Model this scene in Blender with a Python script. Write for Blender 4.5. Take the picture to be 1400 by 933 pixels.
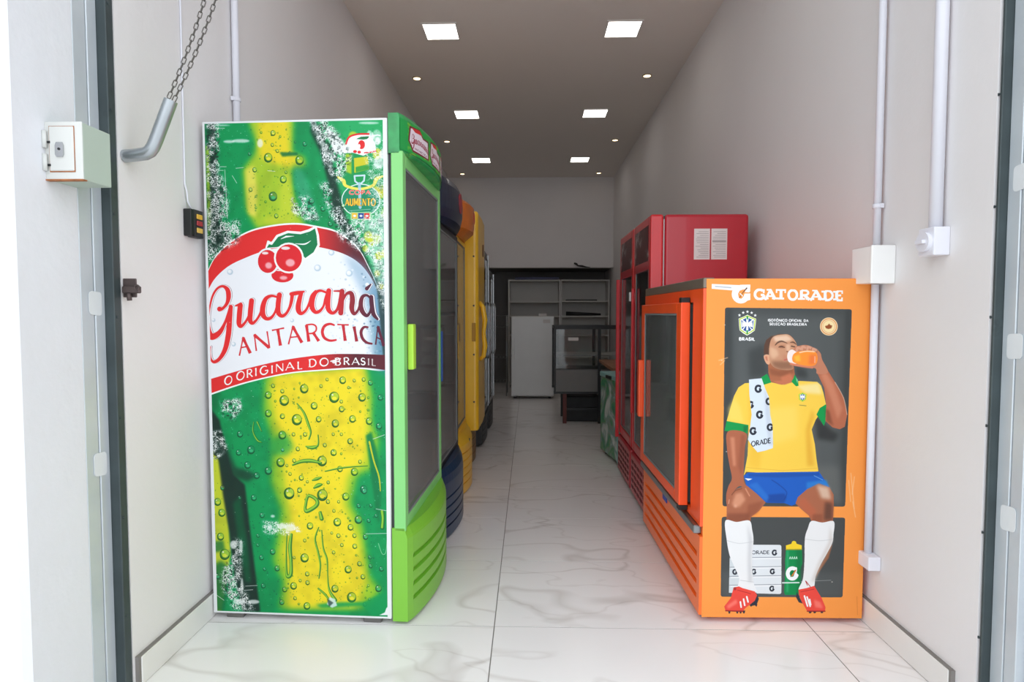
import bpy, bmesh, math, random
import numpy as np
from mathutils import Vector, Matrix
random.seed(7)
SC = bpy.context.scene; COL = SC.collection
for o in list(bpy.data.objects): bpy.data.objects.remove(o)
# ---------------------------------------------------------------- camera, sky, exposure
CAM_H = 1.19; FPX = 810.0
cd = bpy.data.cameras.new('camera'); cam = bpy.data.objects.new('camera', cd); COL.objects.link(cam)
cd.sensor_width = 36.0; cd.lens = 36.0*FPX/1400.0; cd.clip_start = .05; cd.clip_end = 200
cam.location = (0, 0, CAM_H)
cam.rotation_euler = (math.pi/2-math.atan(37.5/FPX), 0, math.atan(23/FPX))
SC.camera = cam
wd = bpy.data.worlds.new('overcast_sky'); SC.world = wd; wd.use_nodes = True
bg = wd.node_tree.nodes['Background']; bg.inputs[0].default_value = (.90, .95, 1.0, 1); bg.inputs[1].default_value = 1.0
SC.view_settings.view_transform = 'Standard'; SC.view_settings.look = 'None'
SC.view_settings.gamma = 1.0; SC.view_settings.use_curve_mapping = False
SC.view_settings.exposure = 1.08
SC.cycles.max_bounces = 12; SC.cycles.diffuse_bounces = 8; SC.cycles.transparent_max_bounces = 24; SC.cycles.glossy_bounces = 4
PANEL_LIGHT = 3.0; SPOT_LIGHT = 2.2
# ---------------------------------------------------------------- materials
def lin(c): return tuple((v/12.92 if v <= .04045 else ((v+.055)/1.055)**2.4) for v in [k/255 for k in c])
MATS = {}
def mat(name, rgb, rough=.5, metal=0.0, var=.04, scale=6.0, bump=0.0, bscale=60.0, coat=0.0, emit=None, estr=0.0, stain=None):
    if name in MATS: return MATS[name]
    m = bpy.data.materials.new(name); m.use_nodes = True; nt = m.node_tree; N = nt.nodes; L = nt.links; b = N['Principled BSDF']
    tc = N.new('ShaderNodeTexCoord'); nz = N.new('ShaderNodeTexNoise'); nz.inputs['Scale'].default_value = scale; nz.inputs['Detail'].default_value = 5
    L.new(tc.outputs['Object'], nz.inputs['Vector'])
    r = N.new('ShaderNodeValToRGB'); c = lin(rgb)
    r.color_ramp.elements[0].position = .3; r.color_ramp.elements[1].position = .7
    r.color_ramp.elements[0].color = (*[max(0, v*(1-var)) for v in c], 1); r.color_ramp.elements[1].color = (*[min(1, v*(1+var)) for v in c], 1)
    L.new(nz.outputs['Fac'], r.inputs[0]); out = r.outputs[0]
    if stain:
        n2 = N.new('ShaderNodeTexNoise'); n2.inputs['Scale'].default_value = stain[1]; n2.inputs['Detail'].default_value = 8; n2.inputs['Roughness'].default_value = .7
        L.new(tc.outputs['Object'], n2.inputs['Vector'])
        r2 = N.new('ShaderNodeValToRGB'); r2.color_ramp.elements[0].position = stain[2]; r2.color_ramp.elements[1].position = stain[2]+.12
        r2.color_ramp.elements[0].color = (0, 0, 0, 1); r2.color_ramp.elements[1].color = (stain[3],)*3+(1,)
        L.new(n2.outputs['Fac'], r2.inputs[0])
        mx = N.new('ShaderNodeMix'); mx.data_type = 'RGBA'; L.new(r2.outputs[0], mx.inputs[0]); L.new(out, mx.inputs[6]); mx.inputs[7].default_value = (*lin(stain[0]), 1); out = mx.outputs[2]
    L.new(out, b.inputs['Base Color'])
    b.inputs['Roughness'].default_value = rough; b.inputs['Metallic'].default_value = metal; b.inputs['Coat Weight'].default_value = coat
    if bump:
        nb = N.new('ShaderNodeTexNoise'); nb.inputs['Scale'].default_value = bscale; nb.inputs['Detail'].default_value = 4; L.new(tc.outputs['Object'], nb.inputs['Vector'])
        bp = N.new('ShaderNodeBump'); bp.inputs['Strength'].default_value = bump; bp.inputs['Distance'].default_value = .01; L.new(nb.outputs['Fac'], bp.inputs['Height']); L.new(bp.outputs[0], b.inputs['Normal'])
    if emit: b.inputs['Emission Color'].default_value = (*lin(emit), 1); b.inputs['Emission Strength'].default_value = estr
    MATS[name] = m; return m
def glass_mat(name, tint, rough=.03, ior=1.5, haze=.02):
    m = bpy.data.materials.new(name); m.use_nodes = True; nt = m.node_tree; N = nt.nodes; L = nt.links; N.clear()
    o = N.new('ShaderNodeOutputMaterial'); t = N.new('ShaderNodeBsdfTransparent'); g = N.new('ShaderNodeBsdfGlossy'); x = N.new('ShaderNodeMixShader'); f = N.new('ShaderNodeFresnel')
    t.inputs[0].default_value = (*tint, 1); g.inputs['Roughness'].default_value = rough; f.inputs[0].default_value = ior
    nz = N.new('ShaderNodeTexNoise'); nz.inputs['Scale'].default_value = 3; bp = N.new('ShaderNodeBump'); bp.inputs['Strength'].default_value = .02; L.new(nz.outputs['Fac'], bp.inputs['Height']); L.new(bp.outputs[0], g.inputs['Normal'])
    L.new(f.outputs[0], x.inputs[0]); L.new(t.outputs[0], x.inputs[1]); L.new(g.outputs[0], x.inputs[2])
    d = N.new('ShaderNodeBsdfDiffuse'); d.inputs[0].default_value = (.62, .64, .63, 1); x2 = N.new('ShaderNodeMixShader')   # film of dust and condensation; its pale colour also brightens the dark panes
    n2 = N.new('ShaderNodeTexNoise'); n2.inputs['Scale'].default_value = 1.7; n2.inputs['Detail'].default_value = 6; r = N.new('ShaderNodeMapRange'); L.new(n2.outputs['Fac'], r.inputs[0]); r.inputs[3].default_value = haze*.6; r.inputs[4].default_value = haze*1.4
    L.new(r.outputs[0], x2.inputs[0]); L.new(x.outputs[0], x2.inputs[1]); L.new(d.outputs[0], x2.inputs[2]); L.new(x2.outputs[0], o.inputs[0])
    return m
def marble(name, base, vein, rough=.22):
    m = bpy.data.materials.new(name); m.use_nodes = True; nt = m.node_tree; N = nt.nodes; L = nt.links; b = N['Principled BSDF']
    tc = N.new('ShaderNodeTexCoord'); oi = N.new('ShaderNodeObjectInfo'); sc = N.new('ShaderNodeVectorMath'); sc.operation = 'SCALE'; sc.inputs[0].default_value = (31, 17, 5); L.new(oi.outputs['Random'], sc.inputs['Scale'])
    ad = N.new('ShaderNodeVectorMath'); ad.operation = 'ADD'; L.new(tc.outputs['Object'], ad.inputs[0]); L.new(sc.outputs[0], ad.inputs[1])
    def vein_at(scale, width, thr):
        mp = N.new('ShaderNodeMapping'); mp.inputs['Rotation'].default_value = (0, 0, .6); mp.inputs['Scale'].default_value = (1, 2.4, 1); L.new(ad.outputs[0], mp.inputs[0])
        n = N.new('ShaderNodeTexNoise'); n.inputs['Scale'].default_value = scale; n.inputs['Detail'].default_value = 3; n.inputs['Roughness'].default_value = .45; n.inputs['Distortion'].default_value = .35
        L.new(mp.outputs[0], n.inputs['Vector'])
        s = N.new('ShaderNodeMath'); s.operation = 'SUBTRACT'; L.new(n.outputs['Fac'], s.inputs[0]); s.inputs[1].default_value = thr
        a = N.new('ShaderNodeMath'); a.operation = 'ABSOLUTE'; L.new(s.outputs[0], a.inputs[0])
        r = N.new('ShaderNodeMapRange'); L.new(a.outputs[0], r.inputs[0]); r.inputs[1].default_value = 0; r.inputs[2].default_value = width; r.inputs[3].default_value = 1; r.inputs[4].default_value = 0
        return r.outputs[0]
    v1 = vein_at(.75, .014, .5); v2 = vein_at(1.3, .012, .57)
    nz = N.new('ShaderNodeTexNoise'); nz.inputs['Scale'].default_value = 2.2; L.new(ad.outputs[0], nz.inputs['Vector'])
    mk = N.new('ShaderNodeMath'); mk.operation = 'MULTIPLY'; L.new(v1, mk.inputs[0]); L.new(nz.outputs['Fac'], mk.inputs[1])
    m2 = N.new('ShaderNodeMath'); m2.operation = 'MULTIPLY_ADD'; L.new(v2, m2.inputs[0]); m2.inputs[1].default_value = .3; L.new(mk.outputs[0], m2.inputs[2])
    m3 = N.new('ShaderNodeMath'); m3.operation = 'MULTIPLY'; L.new(m2.outputs[0], m3.inputs[0]); m3.inputs[1].default_value = .6
    mx = N.new('ShaderNodeMix'); mx.data_type = 'RGBA'; L.new(m3.outputs[0], mx.inputs[0]); mx.inputs[6].default_value = (*lin(base), 1); mx.inputs[7].default_value = (*lin(vein), 1)
    r3 = N.new('ShaderNodeMapRange'); L.new(nz.outputs['Fac'], r3.inputs[0]); r3.inputs[3].default_value = .93; r3.inputs[4].default_value = 1.05
    mm = N.new('ShaderNodeVectorMath'); mm.operation = 'SCALE'; L.new(mx.outputs[2], mm.inputs[0]); L.new(r3.outputs[0], mm.inputs['Scale'])
    L.new(mm.outputs[0], b.inputs['Base Color']); b.inputs['Roughness'].default_value = rough
    return m
def print_mat(name, cv, rough=.5, coat=.0):
    """flat print: the artwork drawn above, kept in memory, on the object's UVs."""
    im = bpy.data.images.new(name+'_print', cv.W, cv.H); a = np.ones((cv.H, cv.W, 4), np.float32); g = cv.img.mean(axis=2, keepdims=True); a[..., :3] = np.clip((cv.img*1.0+g*.0)*.925+.004, 0, 1)[::-1]   # ink on matt vinyl
    im.pixels.foreach_set(a.ravel()); im.update(); im.pack()
    m = bpy.data.materials.new(name); m.use_nodes = True; nt = m.node_tree; b = nt.nodes['Principled BSDF']
    t = nt.nodes.new('ShaderNodeTexImage'); t.image = im; t.extension = 'EXTEND'; nt.links.new(t.outputs[0], b.inputs['Base Color']); b.inputs['Roughness'].default_value = rough; b.inputs['Coat Weight'].default_value = coat; b.inputs['Specular IOR Level'].default_value = .25
    return m
# ---------------------------------------------------------------- mesh helpers
def BM(): return bmesh.new()
def box(bm, x0, x1, y0, y1, z0, z1, bev=0.0, seg=2):
    v = [bm.verts.new(p) for p in ((x0, y0, z0), (x1, y0, z0), (x1, y1, z0), (x0, y1, z0), (x0, y0, z1), (x1, y0, z1), (x1, y1, z1), (x0, y1, z1))]
    f = [bm.faces.new([v[i] for i in q]) for q in ((0, 3, 2, 1), (4, 5, 6, 7), (0, 1, 5, 4), (1, 2, 6, 5), (2, 3, 7, 6), (3, 0, 4, 7))]
    if bev > 0:
        e = list({e for ff in f for e in ff.edges}); bmesh.ops.bevel(bm, geom=e, offset=bev, segments=seg, profile=.5, affect='EDGES', clamp_overlap=True)
    return bm
def prism(bm, pts, z0, z1, axis='z'):
    """pts 2D outline (counter-clockwise), extruded along an axis."""
    def P(a, b, c): return {'z': (a, b, c), 'y': (a, c, b), 'x': (c, a, b)}[axis]
    lo = [bm.verts.new(P(a, b, z0)) for a, b in pts]; hi = [bm.verts.new(P(a, b, z1)) for a, b in pts]; n = len(pts)
    bm.faces.new(lo[::-1]); bm.faces.new(hi)
    for i in range(n): bm.faces.new((lo[i], lo[(i+1) % n], hi[(i+1) % n], hi[i]))
    return bm
def tube(bm, pts, r, n=10, cap=True, closed=False):
    P = [Vector(p) for p in pts]; m = len(P); rings = []; up = Vector((0, 0, 1)); prev = None
    for i in range(m):
        a = P[i-1] if (closed or i) else P[0]; b = P[(i+1) % m] if (closed or i < m-1) else P[-1]
        d = (b-a).normalized()
        if prev is None:
            s = d.cross(up if abs(d.z) < .9 else Vector((1, 0, 0))).normalized()
        else: s = (prev-d*prev.dot(d)).normalized()
        prev = s; t = d.cross(s); rr = r[i] if hasattr(r, '__len__') else r
        rings.append([bm.verts.new(P[i]+(s*math.cos(2*math.pi*k/n)+t*math.sin(2*math.pi*k/n))*rr) for k in range(n)])
    for i in range(m if closed else m-1):
        A, B = rings[i], rings[(i+1) % m]
        for k in range(n):
            f = bm.faces.new((A[k], A[(k+1) % n], B[(k+1) % n], B[k])); f.smooth = True
    if cap and not closed:
        bm.faces.new(rings[0][::-1]); bm.faces.new(rings[-1])
    return bm
def cyl(bm, c, r, z0, z1, n=24, axis='z'):
    pts = [(math.cos(2*math.pi*k/n)*r, math.sin(2*math.pi*k/n)*r) for k in range(n)]
    o = {'z': (c[0], c[1]), 'y': (c[0], c[1]), 'x': (c[0], c[1])}[axis]
    return prism(bm, [(a+o[0], b+o[1]) for a, b in pts], z0, z1, axis)
def quad(bm, a, b, c, d):
    """face with UVs: a top-left, b top-right, c bottom-right, d bottom-left."""
    uv = bm.loops.layers.uv.verify(); v = [bm.verts.new(p) for p in (d, c, b, a)]; f = bm.faces.new(v)
    for l, u in zip(f.loops, ((0, 0), (1, 0), (1, 1), (0, 1))): l[uv].uv = u
    return f
def obj(name, bm, m, parent=None, loc=None, smooth=False, rot=None):
    me = bpy.data.meshes.new(name); bmesh.ops.recalc_face_normals(bm, faces=bm.faces[:]) if len(bm.faces) > 1 else None
    bm.to_mesh(me); bm.free()
    if smooth: 
        me.polygons.foreach_set('use_smooth', [True]*len(me.polygons))
    for k in (m if isinstance(m, (list, tuple)) else [m]): me.materials.append(k)
    o = bpy.data.objects.new(name, me); COL.objects.link(o)
    if loc: o.location = loc
    if rot: o.rotation_euler = rot
    if parent: o.parent = parent
    return o
def tag(o, label=None, cat=None, group=None, kind=None):
    if label: o['label'] = label
    if cat: o['category'] = cat
    if group: o['group'] = group
    if kind: o['kind'] = kind
    return o
def thing(name, label, cat, loc=(0, 0, 0), rz=0, group=None):
    o = bpy.data.objects.new(name, None); o.empty_display_size = .1; COL.objects.link(o); o.location = loc; o.rotation_euler = (0, 0, rz)
    return tag(o, label, cat, group)
def struct(name, bm, m, parent=None, label=None, **k):
    o = obj(name, bm, m, parent, **k)
    if not parent: o['kind'] = 'structure'
    if label: o['label'] = label
    return o
def copy_tree(o, parent=None):
    c = o.copy(); COL.objects.link(c)
    if parent: c.parent = parent
    for ch in [x for x in bpy.data.objects if x.parent == o]: copy_tree(ch, c)
    return c
# ---------------------------------------------------------------- printed artwork, drawn in numpy
def srgb(r, g, b):
    return np.array([r, g, b], np.float32)/255.0
def homography(src, dst):
    A = []; B = []
    for (x, y), (u, v) in zip(src, dst):
        A.append([x, y, 1, 0, 0, 0, -u*x, -u*y]); B.append(u)
        A.append([0, 0, 0, x, y, 1, -v*x, -v*y]); B.append(v)
    h = np.linalg.solve(np.array(A, float), np.array(B, float))
    return np.append(h, 1).reshape(3, 3)
def blur1(a, r):
    r = int(r)
    if r < 1: return a
    for ax in (0, 1):
        n = a.shape[ax]
        pad = [(0, 0), (0, 0)]; pad[ax] = (r+1, r)
        c = np.cumsum(np.pad(a, pad, mode='edge'), axis=ax, dtype=np.float64)
        if ax == 0: a = (c[2*r+1:2*r+1+n]-c[:n])/(2*r+1)
        else: a = (c[:, 2*r+1:2*r+1+n]-c[:, :n])/(2*r+1)
    return a.astype(np.float32)
def smooth(pts, closed=False, n=6):
    P = [np.array(p, float) for p in pts]; m = len(P); out = []
    rng = range(m) if closed else range(m-1)
    for i in rng:
        if closed: a, b, c, d = P[i-1], P[i], P[(i+1) % m], P[(i+2) % m]
        else: a, b, c, d = P[max(i-1, 0)], P[i], P[i+1], P[min(i+2, m-1)]
        for k in range(n):
            t = k/n
            out.append(.5*(2*b+(c-a)*t+(2*a-5*b+4*c-d)*t*t+(3*b-a-3*c+d)*t**3))
    if not closed: out.append(P[-1])
    return out
def ell(cx, cy, rx, ry, a0=0, a1=360, n=24):
    return [(cx+rx*math.cos(math.radians(a0+(a1-a0)*i/n)), cy+ry*math.sin(math.radians(a0+(a1-a0)*i/n))) for i in range(n+1)]
class Canvas:
    """A flat print. Shapes are given in artwork units; quad = its four corners, clockwise from top left."""
    def __init__(s, quad, w, h, scale, base):
        s.W, s.H, s.S = int(w*scale), int(h*scale), scale
        s.M = homography(quad, [(0, 0), (s.W, 0), (s.W, s.H), (0, s.H)])
        s.img = np.ones((s.H, s.W, 3), np.float32)*base
    def to(s, pts):
        p = np.array([[q[0], q[1], 1.0] for q in pts]) @ s.M.T
        return p[:, :2]/p[:, 2:3]
    def box(s, p, pad):
        x0 = max(0, int(p[:, 0].min()-pad)); x1 = min(s.W, int(p[:, 0].max()+pad)+2)
        y0 = max(0, int(p[:, 1].min()-pad)); y1 = min(s.H, int(p[:, 1].max()+pad)+2)
        return x0, y0, x1, y1
    def pmask(s, pts, soft=0.0):
        p = s.to(pts); r = soft*s.S
        x0, y0, x1, y1 = s.box(p, 3*r+3)
        if x1 <= x0 or y1 <= y0: return None
        X = np.arange(x0, x1)+.5; m = np.zeros((y1-y0, x1-x0), np.float32)
        for sub in ((.25, .75) if r < 2 else (.5,)):
            yy = np.arange(y0, y1)+sub; d = np.zeros((y1-y0, x1-x0), np.int32)
            for i in range(len(p)):
                ax, ay = p[i-1]; bx, by = p[i]
                if ay == by: continue
                lo, hi = (ay, by) if ay < by else (by, ay)
                j0 = max(0, int(np.searchsorted(yy, lo))); j1 = min(len(yy), int(np.searchsorted(yy, hi)))
                if j1 <= j0: continue
                xc = ax+(yy[j0:j1]-ay)*(bx-ax)/(by-ay)
                k = np.clip(np.ceil(xc-x0-.5), 0, x1-x0).astype(int)
                ok = k < x1-x0
                np.add.at(d, (np.arange(j0, j1)[ok], k[ok]), 1)
            m += (np.cumsum(d, axis=1) % 2).astype(np.float32)
        m /= (2 if r < 2 else 1)
        if r >= 1:
            m = blur1(blur1(m, r), r)
        return (x0, y0, x1, y1, m)
    def smask(s, pts, w, soft=0.0):
        p = s.to(pts); w = np.array(w, float)*s.S if np.ndim(w) else np.full(len(p), w*s.S)
        x0, y0, x1, y1 = s.box(p, w.max()+3+2*soft*s.S)
        if x1 <= x0 or y1 <= y0: return None
        X, Y = np.meshgrid(np.arange(x0, x1)+.5, np.arange(y0, y1)+.5)
        D = np.full(X.shape, -1e9, np.float32)
        for i in range(len(p)-1):
            a, b = p[i], p[i+1]; pad = max(w[i], w[i+1])+3
            u0 = max(int(min(a[0], b[0])-pad)-x0, 0); u1 = min(int(max(a[0], b[0])+pad)+2-x0, x1-x0)
            v0 = max(int(min(a[1], b[1])-pad)-y0, 0); v1 = min(int(max(a[1], b[1])+pad)+2-y0, y1-y0)
            if u1 <= u0 or v1 <= v0: continue
            xs = X[v0:v1, u0:u1]-a[0]; ys = Y[v0:v1, u0:u1]-a[1]
            dx, dy = b-a; L = dx*dx+dy*dy+1e-9
            t = np.clip((xs*dx+ys*dy)/L, 0, 1)
            dd = w[i]+(w[i+1]-w[i])*t-np.hypot(xs-t*dx, ys-t*dy)
            D[v0:v1, u0:u1] = np.maximum(D[v0:v1, u0:u1], dd)
        m = np.clip(D+.5, 0, 1)
        if soft: m = blur1(blur1(m, soft*s.S), soft*s.S)
        return (x0, y0, x1, y1, m)
    def flat(s, pts, w, col, alpha=1.0):
        """stroke with square ends: one quad per segment, round only at inner joints."""
        n = len(pts); w = [w]*n if not np.ndim(w) else list(w)
        tot = s.pmask(ell(*pts[0], .01, .01), 0)
        x0 = y0 = 10**9; x1 = y1 = -1; Ms = []
        for i in range(n-1):
            (ax, ay), (bx, by) = pts[i], pts[i+1]; L = math.hypot(bx-ax, by-ay)+1e-9; nx, ny = -(by-ay)/L, (bx-ax)/L
            Ms.append(s.pmask([(ax+nx*w[i], ay+ny*w[i]), (bx+nx*w[i+1], by+ny*w[i+1]), (bx-nx*w[i+1], by-ny*w[i+1]), (ax-nx*w[i], ay-ny*w[i])]))
            if i: Ms.append(s.pmask(ell(ax, ay, w[i], w[i], n=16)))
        Ms = [M for M in Ms if M is not None]
        if not Ms: return
        x0 = min(M[0] for M in Ms); y0 = min(M[1] for M in Ms); x1 = max(M[2] for M in Ms); y1 = max(M[3] for M in Ms)
        m = np.zeros((y1-y0, x1-x0), np.float32)
        for a, b, c, d, k in Ms: v = m[b-y0:d-y0, a-x0:c-x0]; np.maximum(v, k, out=v)
        s.put((x0, y0, x1, y1, m), col, alpha)
    def put(s, M, col, alpha=1.0):
        if M is None: return
        x0, y0, x1, y1, m = M
        a = (m*alpha)[..., None]
        v = s.img[y0:y1, x0:x1]
        if callable(col):
            yy, xx = np.mgrid[y0:y1, x0:x1]
            c = col(xx/s.S, yy/s.S)
        else: c = col
        s.img[y0:y1, x0:x1] = v*(1-a)+c*a
    def poly(s, pts, col, soft=0.0, alpha=1.0, curve=False):
        s.put(s.pmask(smooth(pts, True) if curve else pts, soft), col, alpha)
    def line(s, pts, w, col, soft=0.0, alpha=1.0, curve=False):
        if curve:
            if np.ndim(w):
                q = smooth([(a[0], a[1], c) for a, c in zip(pts, w)]); pts = [(v[0], v[1]) for v in q]; w = [max(v[2], .05) for v in q]
            else: pts = [tuple(v) for v in smooth(pts)]
        s.put(s.smask(pts, w, soft), col, alpha)
def vnoise(h, w, cell, rng):
    gh, gw = int(h/cell)+3, int(w/cell)+3
    g = rng.random((gh, gw)).astype(np.float32)
    y = np.arange(h)/cell; x = np.arange(w)/cell
    yi, xi = y.astype(int), x.astype(int); fy, fx = y-yi, x-xi
    fy = (fy*fy*(3-2*fy))[:, None]; fx = (fx*fx*(3-2*fx))[None, :]
    a, b = g[yi][:, xi], g[yi][:, xi+1]; c, d = g[yi+1][:, xi], g[yi+1][:, xi+1]
    return (a*(1-fx)+b*fx)*(1-fy)+(c*(1-fx)+d*fx)*fy
# stroke alphabet: unit box, baseline y=0, cap height 1; (width, strokes, serif spots)
def arc(cx, cy, rx, ry, a0, a1, n=16):
    return [(cx+rx*math.cos(math.radians(a0+(a1-a0)*i/n)), cy+ry*math.sin(math.radians(a0+(a1-a0)*i/n))) for i in range(n+1)]
GLYPH = {
 'A': (.8, [([(0, 0), (.38, 1)], .55), ([(.38, 1), (.8, 0)], 1.0), ([(.14, .33), (.66, .33)], .55)], [(0, 0), (.8, 0)]),
 'N': (.8, [([(.06, 0), (.06, 1)], .55), ([(.06, 1), (.74, 0)], 1.0), ([(.74, 0), (.74, 1)], .55)], []),
 'T': (.76, [([(0, 1), (.76, 1)], .6), ([(.38, 1), (.38, 0)], 1.0)], [(.38, 0)]),
 'R': (.68, [([(.08, 0), (.08, 1)], 1.0), ([(.08, 1), (.3, 1)]+arc(.3, .74, .27, .26, 90, -90)+[(.08, .48)], .75), ([(.3, .48), (.66, 0)], 1.0)], [(.08, 0), (.66, 0)]),
 'C': (.78, [(arc(.46, .5, .44, .5, 48, 312, 24), .85)], []),
 'Ç': (.78, [(arc(.46, .5, .44, .5, 48, 312, 24), .85), ([(.46, 0), (.5, -.12), (.38, -.2)], .6)], []),
 'G': (.82, [(arc(.46, .5, .44, .5, 48, 350, 24), .9), ([(.56, .44), (.9, .44)], .8)], []),
 'I': (.2, [([(.1, 0), (.1, 1)], 1.0)], [(.1, 0), (.1, 1)]),
 'O': (.94, [(arc(.47, .5, .45, .5, 0, 360, 30), .85)], []),
 'Ô': (.94, [(arc(.47, .5, .45, .5, 0, 360, 30), .85), ([(.3, 1.15), (.47, 1.3), (.64, 1.15)], .6)], []),
 'Ã': (.8, [([(0, 0), (.38, 1)], .55), ([(.38, 1), (.8, 0)], 1.0), ([(.14, .33), (.66, .33)], .55), ([(.2, 1.2), (.34, 1.3), (.44, 1.2), (.58, 1.3)], .5)], []),
 'L': (.56, [([(.08, 1), (.08, 0)], 1.0), ([(.08, 0), (.54, 0)], .65)], [(.08, 1)]),
 'D': (.78, [([(.08, 0), (.08, 1)], 1.0), ([(.08, 1), (.3, 1)]+arc(.3, .5, .46, .5, 90, -90, 20)+[(.08, 0)], .8)], [(.0, 0), (.0, 1)]),
 'B': (.64, [([(.08, 0), (.08, 1)], 1.0), ([(.08, 1), (.28, 1)]+arc(.28, .76, .24, .24, 90, -90)+[(.08, .52)], .75), ([(.08, .52), (.3, .52)]+arc(.3, .26, .28, .26, 90, -90)+[(.08, 0)], .75)], [(0, 0), (0, 1)]),
 'S': (.6, [([(.52, .84)]+arc(.31, .75, .23, .25, 40, 180)[1:]+arc(.31, .75, .23, .25, 180, 262)[1:]+arc(.29, .26, .25, .26, 80, -90)+arc(.29, .26, .25, .26, -90, -160), .85)], []),
 'E': (.62, [([(.08, 0), (.08, 1)], 1.0), ([(.08, 1), (.58, 1)], .7), ([(.08, .52), (.5, .52)], .65), ([(.08, 0), (.6, 0)], .7)], [(0, 0), (0, 1)]),
 'F': (.6, [([(.08, 0), (.08, 1)], 1.0), ([(.08, 1), (.58, 1)], .7), ([(.08, .52), (.5, .52)], .65)], []),
 'P': (.62, [([(.08, 0), (.08, 1)], 1.0), ([(.08, 1), (.3, 1)]+arc(.3, .72, .27, .28, 90, -90)+[(.08, .44)], .75)], []),
 'U': (.76, [([(.08, 1), (.08, .35)]+arc(.38, .34, .3, .34, 180, 360)+[(.68, 1)], .9)], []),
 'M': (.9, [([(.05, 0), (.12, 1), (.45, .2), (.78, 1), (.85, 0)], .8)], []),
 ' ': (.35, [], []),
}
def glyph(cv, ch, p, ux, uy, wt, col, serif=0, flare=False, alpha=1):
    """ch with its baseline-left corner at p; ux, uy = vectors of one cap height along and up."""
    w, strokes, sf = GLYPH[ch]
    T = lambda q: (p[0]+q[0]*ux[0]+q[1]*uy[0], p[1]+q[0]*ux[1]+q[1]*uy[1])
    for pts, k in strokes:
        n = len(pts); ws = wt*k
        if flare and n < 8:
            a, b = pts[0], pts[-1]
            if n == 2: pts = [a, (a[0]*.65+b[0]*.35, a[1]*.65+b[1]*.35), (a[0]*.35+b[0]*.65, a[1]*.35+b[1]*.65), b]; ws = [wt*k*1.12, wt*k*.86, wt*k*.86, wt*k*1.12]
        elif flare: ws = [wt*k*(.7+.45*abs(math.sin(math.pi*(i/(n-1)-.0)))) for i in range(n)]
        cv.flat([T(q) for q in pts], ws, col, alpha)
    if serif:
        for q in sf: dz = (1-2*q[1])*wt*.62/max(math.hypot(*uy), 1e-6); cv.flat([T((q[0]-serif, q[1]+dz)), T((q[0]+serif, q[1]+dz))], wt*.62, col, alpha)
def text(cv, s, p, ux, uy, wt, col, gap=.2, serif=0, fit=None, flare=False, alpha=1):
    tot = sum(GLYPH[c][0]+gap for c in s)-gap
    k = 1.0
    if fit: k = fit/(tot*math.hypot(*ux))
    x = 0
    for c in s:
        q = (p[0]+x*k*ux[0], p[1]+x*k*ux[1])
        glyph(cv, c, q, (ux[0]*k, ux[1]*k), uy, wt, col, serif, flare, alpha); x += GLYPH[c][0]+gap

K1 = lambda x, y: (280+x/7.771, 380+y/7.771)
K2 = lambda x, y: (400+x/7.771, 380+y/7.771)
SCRIPT = [   # pen strokes of the handwritten word: transform, points, half widths
     (K1, [(165, 325), (200, 318), (245, 262), (262, 190), (250, 118), (200, 82), (140, 110), (92, 190), (64, 300), (52, 420), (56, 530), (66, 610), (115, 612), (175, 560), (222, 470), (262, 370), (285, 305)],
          [26, 15, 19, 26, 24, 13, 12, 11, 9, 6, 14, 36, 32, 24, 15, 18, 22]),
     (K1, [(285, 300), (270, 450), (256, 600), (222, 750), (165, 850), (105, 890), (70, 860), (62, 790), (64, 730)], [22, 28, 29, 26, 20, 17, 11, 8, 9]),
     (K1, [(335, 290), (392, 270)], [8, 16]),
     (K1, [(385, 285), (374, 400), (370, 480), (392, 508), (440, 460), (480, 380), (496, 310)], [28, 28, 26, 18, 13, 12, 10]),
     (K1, [(505, 235), (492, 350), (488, 440), (512, 474), (555, 440), (596, 370), (620, 290), (650, 225)], [27, 28, 26, 18, 13, 13, 12, 14]),
     (K1, [(775, 195), (715, 182), (655, 215), (624, 300), (624, 380), (660, 425), (710, 415), (750, 360), (775, 280), (790, 190)], [12, 14, 22, 28, 28, 20, 16, 12, 12, 12]),
     (K1, [(800, 172), (786, 270), (788, 360), (825, 396), (868, 372), (905, 310), (926, 240), (936, 170)], [27, 27, 26, 19, 15, 15, 18, 20]),
     (K1, [(925, 162), (990, 150), (1060, 135)], [20, 21, 9]),
     (K2, [(100, 150), (84, 200), (66, 290), (72, 345), (100, 368), (145, 335), (180, 265), (208, 180), (250, 132)], [20, 24, 28, 27, 18, 14, 13, 14, 14]),
     (K2, [(365, 145), (300, 124), (250, 150), (216, 220), (212, 300), (245, 352), (292, 342), (332, 290), (352, 210), (375, 140)], [12, 13, 18, 26, 27, 20, 16, 12, 12, 12]),
     (K2, [(390, 125), (380, 230), (384, 320), (425, 362), (470, 335), (498, 260), (518, 150)], [26, 27, 26, 18, 15, 14, 16]),
     (K2, [(445, 128), (525, 128)], [7, 12]),
     (K2, [(530, 130), (522, 250), (516, 360)], [26, 28, 27]),
     (K2, [(535, 235), (575, 160), (625, 150), (640, 220), (632, 310), (655, 368), (694, 338), (718, 270), (735, 200)], [12, 14, 22, 27, 26, 18, 13, 12, 12]),
     (K2, [(840, 215), (795, 172), (745, 190), (727, 270), (745, 345), (790, 388), (825, 350), (838, 280)], [11, 13, 19, 24, 24, 18, 13, 11]),
     (K2, [(838, 190), (845, 280), (862, 370), (905, 425)], [22, 23, 22, 12]),
     (K2, [(792, 100), (835, 55)], [20, 7]),
    ]
def script_word(cv, T, k, col):
    for f, pts, w in SCRIPT: cv.line([T(*f(*a)) for a in pts], [v/7.771*k for v in w], col, 0, 1, True)

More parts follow.
